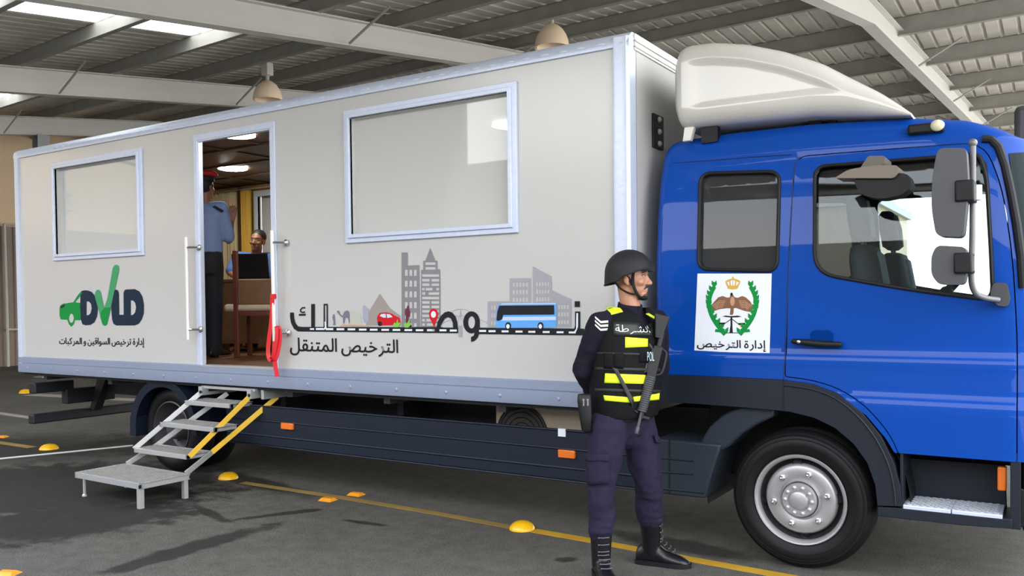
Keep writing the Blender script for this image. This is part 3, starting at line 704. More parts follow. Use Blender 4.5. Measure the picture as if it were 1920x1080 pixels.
car = decal('red_car_picture', [[c7([(797, 650), (806, 630), (822, 614), (880, 610), (925, 622), (950, 640), (985, 655), (995, 690), (990, 715), (835, 722), (825, 726), (805, 715), (797, 690)])]], M_INKRED, truck, YD-.0015)
decal('car_glass', [[c7([(818, 640), (832, 625), (868, 622), (872, 655), (850, 655)])], [c7([(876, 623), (905, 627), (928, 650), (882, 658)])]], mat('ink_pale_blue', (.55, .66, .78), .4), car, YD-.003)
decal('car_wheel', [[c7(ell(820, 706, 18, 20, 16))], [c7(ell(950, 706, 14, 16, 16))]], M_INK, car, YD-.003)
decal('bush_picture', [[c7([(930, 720), (945, 690), (955, 705), (970, 665), (975, 700), (1000, 695), (975, 735), (945, 738)])], [c7([(1020, 720), (1035, 690), (1048, 705), (1075, 660), (1070, 700), (1085, 710), (1060, 740), (1030, 738)])]], mat('ink_leaf', (.18, .48, .06), .5), truck, YD-.0035)
decal('man_picture', [[c7([(1048, 560), (1060, 552), (1068, 562), (1064, 578), (1076, 610), (1072, 650), (1062, 652), (1058, 695), (1040, 697), (1038, 640), (1030, 625), (1034, 585), (1048, 578)])]], mat('ink_maroon', (.10, .012, .04), .5), truck, YD-.002)
pin = decal('map_pin', [[c7([(1272, 578), (1300, 590), (1312, 620), (1305, 660), (1290, 690), (1278, 738), (1262, 700), (1240, 660), (1233, 620), (1245, 590)]), c7(ell(1272, 628, 21, 28))]], M_INKRED, truck, YD-.003)
decal('map_pin_eye', [[c7(ell(1272, 628, 21, 28))]], M_STICK_W, pin, YD-.003)
bus = decal('bus_picture', [[c8([(650, 520), (670, 493), (700, 488), (1185, 484), (1196, 500), (1197, 650), (1190, 708), (640, 712), (634, 660), (640, 600)])]], mat('ink_sky_blue', (.10, .36, .80), .4), truck, YD-.003)
decal('bus_window', [[c8([(668, 506), (1172, 502), (1176, 588), (705, 592), (695, 630), (660, 648), (642, 640), (650, 560)])]], M_INK, bus, YD-.0045)
decal('bus_band', [[c8([(705, 610), (1190, 606), (1190, 640), (690, 645)])], [c8([(700, 486), (1185, 482), (1190, 492), (680, 496)])]], mat('ink_pale_sky', (.50, .62, .85), .4), bus, YD-.0045)
decal('bus_wheel', [[c8(ell(750, 692, 27, 34))], [c8(ell(1048, 692, 27, 34))]], M_INK, bus, YD-.005)
decal('bus_hub', [[c8(ell(748, 697, 16, 21))], [c8(ell(1046, 697, 16, 21))]], M_STICK_W, bus, YD-.0065)

# ================================================================== CAB
CW = 2.32
def side_in(z):
    pts = [(.60, .075), (.70, .075), (.955, .070), (.985, .088), (1.10, .088), (1.165, .084), (1.195, .100), (1.65, .100), (1.80, .108), (2.0, .132), (2.2, .172), (2.40, .23)]
    for (a, p), (b, q) in zip(pts, pts[1:]):
        if z <= b: return p+(q-p)*max(0, (z-a)/(b-a))
    return pts[-1][1]
def front_x(z): return 2.17 if z < 1.35 else 2.17-.11*((z-1.35)/.9)
def roof_z(x):
    pts = [(-.1, 2.455), (.1, 2.462), (.5, 2.478), (1.0, 2.474), (1.5, 2.442), (1.75, 2.40), (1.9, 2.348), (2.0, 2.29), (2.2, 2.26)]
    for (a, p), (b, q) in zip(pts, pts[1:]):
        if x <= b: return p+(q-p)*(x-a)/(b-a)
    return 2.26
def plan(xr, xf, y0, y1, rr, rf):
    P = []
    def arc(cx, cy, r, a0, a1, n): return [(cx+r*cos(radians(a0+(a1-a0)*i/n)), cy+r*sin(radians(a0+(a1-a0)*i/n))) for i in range(n+1)]
    P += arc(xr+rr, y0+rr, rr, 180, 270, 6)
    P += [(xr+rr+(xf-rf-xr-rr)*i/44, y0) for i in range(1, 44)]
    P += arc(xf-rf, y0+rf, rf, 270, 360, 10)
    P += [(xf, y0+rf+(y1-y0-2*rf)*i/14) for i in range(1, 14)]
    P += arc(xf-rf, y1-rf, rf, 0, 90, 10)
    P += [(xf-rf+(xr+rr-xf+rf)*i/44, y1) for i in range(1, 44)]
    P += arc(xr+rr, y1-rr, rr, 90, 180, 6)
    P += [(xr, y1-rr+(y0-y1+2*rr)*i/14) for i in range(1, 14)]
    return P
def hull(d=0.0, zlo=.69):
    rings = []
    zs = [zlo, .80, .90, .955, .968, .985, 1.03, 1.08, 1.10, 1.13, 1.165, 1.18, 1.195, 1.25] + [1.30+.06*i for i in range(16)] + [2.24]
    for z in zs:
        i_ = side_in(z)+d; rings.append([Vector((x, y, z)) for x, y in plan(.105+d, front_x(z)-d, i_, CW-i_, .05, .24)])
    zg = 2.27
    for a in (0, 12, 25, 38, 50, 62, 74, 84, 90):
        s_, c_ = sin(radians(a)), cos(radians(a)); ins = side_in(zg)+d+.13*(1-c_)
        rings.append([Vector((x, y, zg-.0*d+(max(roof_z(x)-zg, .0)-d)*s_)) for x, y in plan(.105+d+.06*(1-c_), front_x(zg)-d-.12*(1-c_), ins, CW-ins,   .06+.02*(1-c_), .24)])
    for q, up in ((.30, .022), (.55, .038), (.80, .048), (1.02, .05)):
        ins = side_in(zg)+d+.13+(q-.1)*.86; f = min(.8, q*.6)
        rings.append([Vector((x, y, max(roof_z(x), zg)-d+up)) for x, y in plan(.165+d+f, front_x(zg)-d-.12-f*.9, min(ins, CW/2-.03), CW-min(ins, CW/2-.03), .02, .02)])
    return rings
def hull_obj(name, d, th, mats, zlo=.69):
    """closed shell: outer skin, inner skin, joined along the open bottom"""
    mb = MB(); R0, R1 = hull(d, zlo), hull(d+th, zlo); n = len(R0[0]); k = len(R0); inner = len(mats)-1
    for R_, mi in ((R0, 0), (R1, inner)):
        o = len(mb.v); mb.loft(R_, caps=False, mi=mi); t = o+(k-1)*n
        c = sum(R_[-1], Vector())/n; mb.v.append(c); ci = len(mb.v)-1
        for j in range(n): mb.f.append((t+j, t+(j+1) % n, ci)); mb.mi.append(mi)
    o1 = k*n+1
    for j in range(n): mb.f.append((j, (j+1) % n, o1+(j+1) % n, o1+j)); mb.mi.append(0)
    o = mb.obj(name, mats, None, fix=True); bm = bmesh.new(); bm.from_mesh(o.data)
    if bm.calc_volume(signed=True) < 0: bmesh.ops.reverse_faces(bm, faces=bm.faces); bm.to_mesh(o.data)
    bm.free(); return o
M_CABIN = mat('cabin_grey', (.045, .047, .052), .7, noise=.1, scale=12)
skin = MB(); skin.loft(hull(), caps=False); skin = skin.obj('tmp_skin', M_BLUE)
CB = bvh_of(skin)
def cabpt(px, py):
    p, n = hit(CB, px, py)
    return p if p is not None else onY(px, py, .1)
def yprism(pts, y0=-.4, y1=3.0):
    q = MB(); l = [cabpt(*p) for p in pts]; q.prism([[Vector((p.x, y0, p.z)) for p in l]], (0, y1-y0, 0)); return q
def rounded(pts, r=10, n=5):
    """polygon with its corners rounded by r pixels"""
    out = []; k = len(pts)
    for i, p in enumerate(pts):
        rr = r
        if len(p) == 3: rr = p[2]
        a = Vector(pts[i-1][:2]); b = Vector(p[:2]); c = Vector(pts[(i+1) % k][:2])
        u = (a-b); v = (c-b); l = min(rr, u.length*.45, v.length*.45)
        p0, p1 = b+u.normalized()*l, b+v.normalized()*l
        for j in range(n+1):
            t = j/n; q = p0*(1-t)**2+b*2*t*(1-t)+p1*t*t; out.append((q.x, q.y))
    return out
ARCH = [(1100, 700), (1228, 701), (1350, 706), (1470, 712), (1530, 722), (1578, 742), (1625, 778), (1662, 822), (1688, 866), (1692, 940), (1692, 1100), (1100, 1100)]
arch_l = [onY(*p, .085) for p in ARCH]
QW = rounded([(1313, 325), (1462, 321), (1457, 509), (1309, 505)], 22)
DW = rounded([(1528, 312, 22), (1700, 299, 8), (1836, 288, 14), (1850, 330, 30), (1858, 470, 20), (1862, 563, 26), (1700, 543, 120), (1527, 512, 40)], 20)
DOOR = rounded([(1490, 293, 26), (1700, 276, 60), (1846, 266, 40), (1880, 350, 60), (1900, 480, 60), (1909, 640, 60), (1908, 869, 8), (1690, 860, 6), (1662, 806, 30), (1618, 758, 30), (1570, 728, 30), (1520, 713, 30), (1471, 707, 6)], 20)
cab = hull_obj('cab', 0, .045, [M_BLUE, M_CABIN])
cuts = []
q = MB(); q.prism([[Vector((p.x, -.4, p.z)) for p in arch_l]], (0, 3.4, 0)); cuts.append(q.obj('c', M_BLUE))
c_dw = yprism(DW).obj('c', M_BLUE); c_qw = yprism(QW).obj('c', M_BLUE)
q = MB(); q.prism([[Vector((1.60, y, z)) for y, z in ((.20, 1.44), (CW-.20, 1.44), (CW-.26, 2.18), (.26, 2.18))]], (.9, 0, 0)); c_ws = q.obj('c', M_BLUE)
for c in cuts+[c_dw, c_qw, c_ws]: boolean(cab, c)
# door: the piece of the near side inside the door outline
door_cut = yprism(DOOR, -.4, .55).obj('c', M_BLUE)
pad = MB(); dl = [cabpt(*p) for p in DOOR]; cen = sum((Vector((p.x, 0, p.z)) for p in dl), Vector())/len(dl)
sh = []
for i, p in enumerate(dl):
    a, b = dl[i-1], dl[(i+1) % len(dl)]; t = Vector((b.x-a.x, 0, b.z-a.z)); nrm = Vector((t.z, 0, -t.x)).normalized() if t.length > 1e-6 else Vector()
    if nrm.dot(Vector((p.x, 0, p.z))-cen) > 0: nrm = -nrm
    sh.append(Vector((p.x, -.4, p.z))+nrm*.0055)
pad.prism([sh], (0, .95, 0)); pad = pad.obj('c', M_BLUE)
door = cab.copy(); door.data = cab.data.copy(); COL.objects.link(door); door.name = 'cab_door'
boolean(door, pad, 'INTERSECT'); boolean(cab, door_cut)
adopt(cab, truck); adopt(door, truck)
# dark rebate behind the door gap
ins = hull_obj('door_rebate', .020, .02, [M_BLACK])
q = MB(); c2 = []
for i, p in enumerate(dl):
    a, b = dl[i-1], dl[(i+1) % len(dl)]; t = Vector((b.x-a.x, 0, b.z-a.z)); nrm = Vector((t.z, 0, -t.x)).normalized() if t.length > 1e-6 else Vector()
    if nrm.dot(Vector((p.x, 0, p.z))-cen) > 0: nrm = -nrm
    c2.append((Vector((p.x, -.4, p.z))+nrm*.03, Vector((p.x, -.4, p.z))-nrm*.03))
pa_ = sum(((a - Vector((cen.x, a.y, cen.z))).length for a, _ in c2))
if pa_ < sum(((b - Vector((cen.x, b.y, cen.z))).length for _, b in c2)): c2 = [(b, a) for a, b in c2]
q.prism([[a for a, _ in c2]], (0, .95, 0)); rc = q.obj('c', M_BLACK); q = MB(); q.prism([[b for _, b in c2]], (0, .95, 0)); rd = q.obj('c', M_BLACK)
boolean(ins, rc, 'INTERSECT'); boolean(ins, rd); boolean(ins, cuts[0]); drop(rd); adopt(ins, cab)
# panes
def pane(cutter, name, m, parent, d=.022):
    o = hull_obj(name, d, .005, [m]); boolean(o, cutter, 'INTERSECT'); adopt(o, parent); return o
G_SIDE = glass('cab_glass', (.80, .86, .86)); G_DARK = glass('tinted_glass', (.40, .42, .43), film=.10, filmcol=(.25, .26, .27)); G_WIND = glass('windscreen_glass', (.10, .17, .19))
drop(skin)
def near_far(cutter, name, m, near_parent):
    for y0, y1, par in ((-.6, CW/2, near_parent), (CW/2, 3.2, cab)):
        o = hull_obj(name, .022, .005, [m]); boolean(o, cutter, 'INTERSECT'); h = MB(); h.box((-1, y0, 0), (4, y1, 4)); h = h.obj('c', m); boolean(o, h, 'INTERSECT'); drop(h); adopt(o, par)
near_far(c_dw, 'door_window', G_SIDE, door); near_far(c_qw, 'quarter_window', G_DARK, cab); pane(c_ws, 'windscreen', G_WIND, cab)
for c in cuts+[c_dw, c_qw, c_ws, door_cut, pad, rc]: drop(c)
def seal(pts, r, m, name, parent, off=.0, closed=True):
    l = surf_line(CB, list(pts)+([pts[0]] if closed else []), off, 6); q = MB(); q.tube(l, r, 8); return q.obj(name, m, parent)
seal(QW, .011, M_BLACK, 'window_seal', cab); seal(DW, .010, M_BLACK, 'window_seal', door)
seal([(1262, 306), (1330, 301), (1420, 294), (1484, 290)], .0028, mat('seam_dark', (.002, .012, .07), .5), 'roof_seam', cab, 0, False)
seal([(1469, 712), (1471, 690), (1475, 600), (1480, 480), (1487, 340), (1491, 308), (1500, 294)], .003, mat('seam_dark', (.002, .012, .07), .5), 'door_seam', cab, .0, False)
# black strip down the front pillar
q = MB(); l = surf_line(CB, [(1842, 261), (1858, 262), (1872, 276), (1884, 310), (1895, 360), (1906, 420), (1914, 480), (1918, 540)], .002, 6)
q.tube(l, .021, 10, flat=1); q.obj('pillar_strip', M_BLACK, cab)
# door handle in its recess
hp = [onY(x, y, .052) for x, y in ((1488, 640), (1510, 642), (1540, 645), (1574, 646))]
q = MB(); q.capsule(hp, [.014, .018, .018, .015], 12); hd = q.obj('door_handle', M_BLACK, door)
q = MB(); q.sphere(onY(1497, 641, .036), (.010, .004, .010), 12, 7); q.obj('lock', M_CHROME, hd)
q = MB(); a = onY(1493, 641, .06); q.box(a+Vector((-.015, -.002, -.012)), a+Vector((.015, .05, .012))); a = onY(1570, 646, .06); q.box(a+Vector((-.015, -.002, -.012)), a+Vector((.015, .05, .012))); q.pieces('handle_mount', M_BLACK, hd)
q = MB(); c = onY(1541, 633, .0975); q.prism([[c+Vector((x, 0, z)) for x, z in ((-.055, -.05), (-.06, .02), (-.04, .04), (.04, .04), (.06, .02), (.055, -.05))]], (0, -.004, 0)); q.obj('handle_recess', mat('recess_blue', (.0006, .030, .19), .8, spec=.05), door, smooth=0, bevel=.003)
# marker lamp on the roof edge
p, n = hit(CB, 1737, 243)
q = MB(); q.box(p+Vector((-.085, -.045, -.025)), p+Vector((.085, .04, .028))); ml = q.obj('marker_lamp', M_BLACK, cab, bevel=.012)
q = MB(); q.sphere(p+Vector((.055, -.04, .008)), (.034, .022, .030), 14, 8); q.obj('lens', mat('lens_pale', (.62, .60, .40), .25, coat=.5), ml)
# emblem plate
def Pq(pts, y): return [onY(px, py, y) for px, py in pts]
YE_ = .0965
q = MB(); q.prism([Pq([(1308, 513), (1447, 513), (1443, 664), (1302, 657)], .0985)], (0, -.0015, 0)); plate = q.obj('emblem_plate', M_STICK_W, cab, smooth=0)
z1 = crop(6, 1290, 500)
def em(name, groups, m, lift=0):
    return decal(name, [[z1(l) for l in g_] for g_ in groups], m, plate, YE_-.0008*lift)
M_GOLD = mat('ink_gold', (.62, .36, .05), .45); M_BROWN = mat('ink_brown', (.20, .085, .035), .5); M_TAN = mat('ink_tan', (.48, .27, .16), .5)
em('crown', [[[(447, 250), (440, 225), (425, 195), (420, 165), (440, 150), (465, 140), (490, 136), (498, 118), (505, 105), (512, 118), (520, 136), (545, 140), (570, 150), (590, 165), (583, 195), (565, 225), (555, 250), (500, 258)],
             [(440, 180), (455, 210), (468, 215), (462, 165)], [(478, 160), (482, 212), (500, 212), (500, 150)], [(508, 150), (508, 212), (524, 212), (530, 160)], [(545, 165), (538, 215), (552, 210), (572, 180)]]], M_GOLD)
leaves = []
for sgn in (-1, 1):
    for i in range(11):
        t = i/10; cx = 500+sgn*265*abs(sin(radians(18+t*112))); cy = 745-t*525
        for w_, k in ((38, 0), (-20, 1)):
            dx, dy = sgn*(.75 if k == 0 else -.55)*66*(1-.4*t), -66
            ln = math.hypot(dx, dy); nx, ny = -dy/ln, dx/ln
            leaves.append([[(cx, cy+20), (cx+dx*.45+nx*21, cy+dy*.45+ny*21), (cx+dx, cy+dy), (cx+dx*.45-nx*21, cy+dy*.45-ny*21)]])
    st = [(500+sgn*265*abs(sin(radians(18+i/12*112))), 765-i/12*540) for i in range(13)]
    leaves.append([stroke(st, 46)]); leaves.append([[(500+sgn*70, 745), (500+sgn*200, 735), (500+sgn*190, 700), (500+sgn*110, 720)]])
em('wreath', leaves, M_GREEN)
em('eagle', [[[(478, 310), (488, 294), (500, 298), (508, 320), (528, 345), (560, 350), (610, 330), (650, 345), (700, 390), (745, 470), (700, 510), (640, 500), (540, 465), (515, 470), (512, 520), (500, 545), (470, 540), (478, 470), (440, 468), (360, 478), (290, 500), (240, 465), (290, 400), (340, 345), (390, 330), (440, 348), (468, 345)]]], M_BROWN)
fe = []
for sgn in (-1, 1):
    for i in range(5): fe.append([stroke([(495+sgn*(75+i*6), 385+i*17), (495+sgn*(140+i*6), 385+i*20), (495+sgn*(225-i*14), 440+i*13)], 7)])
em('eagle_feather', fe+[[ell(500, 390, 26, 52)]], M_TAN, 1)
em('eagle_head', [[ell(490, 310, 15, 18)]], M_INK, 1)
em('swords', [[[(385, 560), (420, 550), (480, 556), (560, 550), (605, 562), (560, 570), (495, 572), (430, 568)]], [[(478, 560), (498, 560), (500, 660), (505, 750), (465, 750), (478, 660)]],
              [stroke([(490, 585), (450, 615), (420, 635), (345, 632)], 9)], [stroke([(490, 585), (530, 615), (560, 640), (640, 635)], 9)], [[(340, 632), (420, 628), (415, 650), (350, 648)]], [[(560, 640), (645, 630), (640, 655), (565, 655)]],
              [stroke([(360, 740), (420, 745), (485, 745), (560, 745), (625, 738)], 9)]], M_INK)
em('scales', [[[(352, 652), (410, 652), (380, 690)]], [[(570, 655), (635, 655), (600, 690)]], [[(330, 680), (365, 675), (360, 735), (335, 740)]], [[(612, 680), (648, 675), (645, 740), (620, 735)]]], M_GOLD)
decal('plate_lettering', set_text(shaped('إدارة الترخيص'), [(1307, 637), (1436, 638.5), (1436, 660), (1307, 656)], .8), M_INK, plate, YE_)
# ------------------------------------------------------------------ roof deflector
def spoil():
    top = [(.215, 2.985), (.30, 3.005), (.45, 2.998), (.65, 2.955), (.85, 2.885), (1.05, 2.79), (1.22, 2.675), (1.35, 2.585), (1.44, 2.51), (1.50, 2.455)]
    def zt(x):
        for (a, p), (b, r_) in zip(top, top[1:]):
            if x <= b: return p+(r_-p)*(x-a)/(b-a)
        return top[-1][1]
    def zb(x): return 2.515 - .02*max(0, (x-.3)) - (.10*max(0, (x-1.0)))
    rings = []; xs = [.215, .218, .226, .245] + [.26+.0335*i for i in range(37)] + [1.50]
    for i, x in enumerate(xs):
        f = {0: .20, 1: .10, 2: .05, 3: .015}.get(i, 0.0); a, b = zb(x)+f*.9, max(zt(x)-f*.9, zb(x)+f*.9+.01); h = b-a; y0, y1 = .13+.10*max(0, (x-.5)/1.1)**1.5+f*.5, CW-.13-.10*max(0, (x-.5)/1.1)**1.5-f*.5
        r = min(.10, h*.45); P = []
        def side(y, sg):
            L_ = []
            for k in range(25):
                t = k/24; z = a+r+(b-a-2*r)*t; dd = 0
                zl, zh = 2.60, zt(x)-.10
                if .33 < x < 1.16 and h > .25:
                    u = min((x-.33)/.045, (1.16-x)/.10, (z-zl)/.045, (zh-z)/.045); u = max(0, min(1, u)); dd = .012*u*u*(3-2*u)
                L_.append((y+sg*dd, z))
            return L_
        sd_ = side(y0, 1)
        P += [(y0+r*(1-cos(radians(t))), a+r-r*sin(radians(t))) for t in (90, 68, 45, 22)]
        P += sd_
        P += [(y0+r*(1-cos(radians(t))), b-r+r*sin(radians(t))) for t in (22, 45, 68, 90)]
        P += [(y0+r+(y1-y0-2*r)*k/8, b) for k in range(1, 8)]
        P += [(y1-r*(1-cos(radians(t))), b-r+r*sin(radians(t))) for t in (90, 68, 45, 22)]
        P += side(y1, -1)[::-1]
        P += [(y1-r*(1-cos(radians(t))), a+r-r*sin(radians(t))) for t in (22, 45, 68, 90)]
        rings.append([Vector((x, y, z)) for y, z in P])
    return rings
q = MB(); q.loft(spoil()); sp = q.obj('roof_deflector', M_WHITE, truck, smooth=45)
q = MB(); q.hexa([(.25, .2, 2.44), (.30, .2, 2.44), (.34, .2, 2.57), (.27, .2, 2.57)], (0, .04, 0)); q.hexa([(.25, CW-.24, 2.44), (.30, CW-.24, 2.44), (.34, CW-.24, 2.57), (.27, CW-.24, 2.57)], (0, .04, 0)); q.pieces('mounting_leg', M_WHITE, sp, smooth=0, bevel=.004)
q = MB(); q.box((.36, .22, 2.42), (.46, .27, 2.56)); q.box((.95, .35, 2.44), (1.02, .40, 2.55)); q.box((1.06, .35, 2.44), (1.10, .40, 2.55)); q.pieces('mounting_block', M_BLACK, sp, smooth=0)
# ------------------------------------------------------------------ mirrors
YM = -.15
def shell(name, pts, y0, y1, m, parent, bev=.02):
    q = MB(); q.prism([[onY(px, py, y0) for px, py in pts]], (0, y1-y0, 0)); return q.obj(name, m, parent, smooth=50, bevel=bev)
M_HOUS = mat('mirror_housing', (.055, .056, .062), .42, noise=.08, scale=60)
mirror = shell('main_mirror', rounded([(1758, 277, 14), (1812, 277, 10), (1816, 350, 20), (1806, 445, 12), (1755, 443, 14), (1746, 390, 20), (1748, 330, 20)], 10), -.25, -.13, M_HOUS, truck, .045)
wide = shell('wide_mirror', rounded([(1756, 460, 12), (1812, 463, 12), (1814, 500, 10), (1808, 534, 10), (1760, 534, 14), (1746, 515, 10), (1746, 480, 12)], 10), -.24, -.13, M_HOUS, truck, .04)
l = smooth_path([onY(1824, 268, -.12), onY(1824, 350, -.12), onY(1823, 450, -.12), onY(1821, 520, -.10), onY(1828, 548, -.06), onY(1846, 558, -.01), onY(1872, 562, .05)], 6)
q = MB(); q.tube(l, .0135, 12); q.sphere(l[0], .020, 12, 8); arm = q.obj('mirror_arm', mat('arm_grey', (.16, .16, .17), .35, .3), truck)
for (x0, y0, x1, y1) in ((1794, 343, 1830, 380), (1792, 476, 1826, 513)):
    q = MB(); a, b = onY(x0, y0, -.16), onY(x1, y1, -.16); q.box((a.x, -.265, b.z), (b.x, -.09, a.z)); q.obj('clamp', M_BLACK, arm, bevel=.008)
    q = MB(); c = onY(x1, (y0+y1)/2, -.12); q.lathe([(.026, -.035), (.026, .035)], c, (0, 0, 1), 14, caps=True); q.obj('clamp_collar', M_STEEL, arm)
q = MB(); a = [onY(*p, .06) for p in rounded([(1862, 530, 8), (1888, 530, 8), (1894, 560, 6), (1890, 575, 8), (1868, 573, 8), (1856, 552, 6)], 8)]; q.prism([a], (0, .09, 0)); q.obj('mirror_base', M_HOUS, truck, smooth=50, bevel=.015)
# kerb mirror over the door window
k0 = [onY(*p, -.16) for p in rounded([(1564, 334, 6), (1590, 318, 10), (1640, 309, 20), (1683, 310, 8), (1686, 322, 6), (1676, 334, 6), (1620, 334, 10)], 6)]
q = MB(); q.prism([k0], (0, .17, 0)); km = q.obj('kerb_mirror', mat('kerb_taupe', (.17, .14, .11), .55), truck, smooth=50, bevel=.015)
k1 = [onY(*p, -.14) for p in rounded([(1600, 336, 6), (1690, 324, 6), (1704, 328, 6), (1710, 350, 8), (1690, 366, 14), (1650, 374, 16), (1618, 366, 12), (1606, 352, 6)], 8)]
q = MB(); q.prism([k1], (0, .14, 0)); q.obj('mirror_bowl', M_BLACK, km, smooth=50, bevel=.02)
q = MB(); q.prism([[onY(*p, -.08) for p in rounded([(1628, 292, 6), (1660, 292, 6), (1658, 306, 4), (1640, 318, 4), (1612, 316, 4)], 4)]], (0, .20, 0)); q.obj('mirror_bracket', mat('kerb_taupe2', (.12, .105, .09), .6), km, smooth=40, bevel=.006)
q = MB(); a = onY(1908, 243, 2.5); q.box(a+Vector((-.02, -.08, -.17)), a+Vector((.25, .1, .16))); q.obj('far_mirror', M_HOUS, truck, bevel=.04)
q = MB(); surf_patch(q, CB, [(1891, 288), (1919.5, 286), (1919.5, 500), (1918, 500)], 8, 16, .004); q.obj('windscreen_edge', mat('dark_teal_glass', (.002, .012, .014), .3, spec=.15), cab, fix=False)
# sliver of dark vent on the front pillar
q = MB(); surf_patch(q, CB, [(1838, 298), (1850, 305), (1852, 322), (1838, 318)], 3, 3, .004); q.obj('pillar_vent', M_BLACK, cab)
# ------------------------------------------------------------------ seats and cabin fittings
def seat(x, y, z0, m1, m2):
    """seat facing +X: cushion, backrest and headrest, each with a lighter middle panel"""
    K_ = 1.12; Z = lambda z: z0+(z-1.2)*K_
    q = MB(); q.box((x-.02, y-.26, Z(1.10)), (x+.42, y+.26, Z(1.26))); s_ = q.obj('seat', m1, truck, smooth=50, bevel=.04)
    def pad(zs, name, m):
        rings = []
        for z, w, t in zs:
            xc = x-.02-.16*(z-1.2); rings.append([Vector((xc+K_*t*cos(a)*(1 if cos(a) > 0 else .8), y+K_*w*math.copysign(abs(sin(a))**.6, sin(a)), Z(z))) for a in [2*pi*i/20 for i in range(20)]])
        q = MB(); q.loft(rings); return q.obj(name, m, s_, smooth=60)
    pad([(1.2, .22, .06), (1.3, .235, .085), (1.5, .235, .085), (1.66, .215, .08), (1.735, .15, .07), (1.75, .10, .04)], 'backrest', m1)
    pad([(1.25, .12, .098), (1.5, .12, .098), (1.7, .10, .092), (1.72, .09, .07)], 'backrest_panel', m2)
    pad([(1.77, .10, .03), (1.79, .13, .055), (1.90, .135, .06), (1.98, .12, .055), (2.005, .08, .03)], 'headrest', m1)
    pad([(1.79, .06, .066), (1.9, .06, .072), (1.98, .05, .06)], 'headrest_panel', m2)
    q = MB(); [q.tube([(x-.10, y+dy, Z(1.70)), (x-.11, y+dy, Z(1.80))], .009, 8) for dy in (-.05, .05)]; q.pieces('headrest_post', M_STEEL, s_)
    q = MB(); q.box((x+.05, y-.18, .98), (x+.38, y+.18, Z(1.11))); q.obj('seat_base', M_BLACK, s_, smooth=0)
    return s_
SX_ = 1.30
M_SEAT = mat('seat_charcoal', (.09, .092, .10), .8, noise=.15, scale=50); M_SEAT2 = mat('seat_grey', (.42, .44, .47), .8, noise=.1, scale=60)
seat(SX_, .62, 1.18, M_SEAT, M_SEAT2); seat(SX_, 1.70, 1.18, M_SEAT, M_SEAT2)
q = MB(); q.box((.2, .16, .97), (2.0, CW-.16, 1.0)); q.box((.17, .2, 1.0), (.21, CW-.2, 1.9)); q.obj('cabin_floor', M_CABIN, cab, smooth=0)
q = MB(); q.prism([[Vector((1.62, .18, 1.0)), Vector((1.66, .18, 1.35)), Vector((1.78, .18, 1.46)), Vector((2.0, .18, 1.42)), Vector((2.03, .18, 1.0))]], (0, CW-.36, 0)); q.obj('dashboard', M_CABIN, cab, smooth=40, bevel=.02)
q = MB(); R_ = Matrix.Rotation(radians(-50), 3, 'Y'); c = Vector((1.52, 1.70, 1.52))
ringp = [c + R_ @ Vector((.21*cos(2*pi*i/28), .21*sin(2*pi*i/28), 0)) for i in range(29)]; q.tube(ringp, .014, 8, caps=False)
for a in (0, 2.1, 4.2): q.tube([c, c + R_ @ Vector((.2*cos(a), .2*sin(a), 0))], .013, 8)
q.tube([c, Vector((1.72, 1.70, 1.35))], .03, 10); q.sphere(c, .045, 10, 6); q.obj('steering_wheel', M_BLACK, cab)

# ================================================================== FENDERS, WHEELS, UNDERCARRIAGE
YF = .085
def plate_y(name, pts, y0, y1, m, parent, bev=.008, smooth=40):
    q = MB(); q.prism([[onY(px, py, y0) for px, py in pts]], (0, y1-y0, 0)); return q.obj(name, m, parent, smooth=smooth, bevel=bev)
fo = [(1228, 702), (1350, 707), (1470, 713), (1522, 720), (1570, 738), (1616, 773), (1652, 818), (1676, 868), (1688, 915), (1691, 950), (1645, 948), (1641, 910), (1626, 868), (1600, 832), (1566, 803), (1525, 783), (1480, 772), (1440, 768), (1340, 760), (1228, 752)]
fend = plate_y('front_fender', fo, YF-.02, .38, M_SLATE, truck, .014)
rl = smooth_path([onY(*p, YF-.022) for p in [(1470, 722), (1522, 730), (1566, 747), (1608, 780), (1642, 823), (1665, 870), (1676, 915), (1679, 948)]], 4)
q = MB(); q.tube(rl, .006, 6); q.obj('fender_rib', M_SLATE, fend)
plate_y('fender_seam', [(1467, 713), (1470, 713), (1470, 770), (1467, 770)], YF-.0225, YF-.018, M_BLACK, fend, 0)
# inner arch
FX, RW = .952, .385
q = MB(); rings = []
for a in range(-8, 200, 8): rings.append([Vector((FX+r_*cos(radians(a)), y, RW+.02+r_*sin(radians(a)))) for r_, y in ((.55, .16), (.555, .16), (.555, .75), (.55, .75))])
q.loft(rings); q.obj('wheel_arch_liner', M_BLACK, truck)
q = MB(); q.box((.25, .62, .38), (1.75, 1.72, 1.02)); q.obj('engine', M_CHAS, truck, smooth=0, bevel=.02)
# rear half of the mudguard, lower slate piece
mg = plate_y('mudguard', [(1384, 764), (1452, 766), (1450, 782), (1420, 795), (1392, 813), (1368, 836), (1352, 846), (1312, 830), (1330, 800), (1355, 778)], YF+.02, .34, M_SLATE2, truck, .012)
bxm = plate_y('side_box', [(1228, 822), (1352, 834), (1343, 862), (1333, 892), (1322, 935), (1228, 925)], YF-.005, .5, M_SLATE2, truck, .012)
for x_ in (1254,): plate_y('panel_seam', [(x_, 824), (x_+2, 824), (x_+2, 928), (x_, 928)], YF-.0075, YF-.004, M_BLACK, bxm, 0)
for a, b in (((1232, 858), (1300, 864)), ((1232, 884), (1300, 889)), ((1232, 915), (1320, 924))):
    q = MB(); q.tube([onY(*a, YF-.006), onY(*b, YF-.006)], .006, 6); q.obj('panel_rib', M_SLATE, bxm)
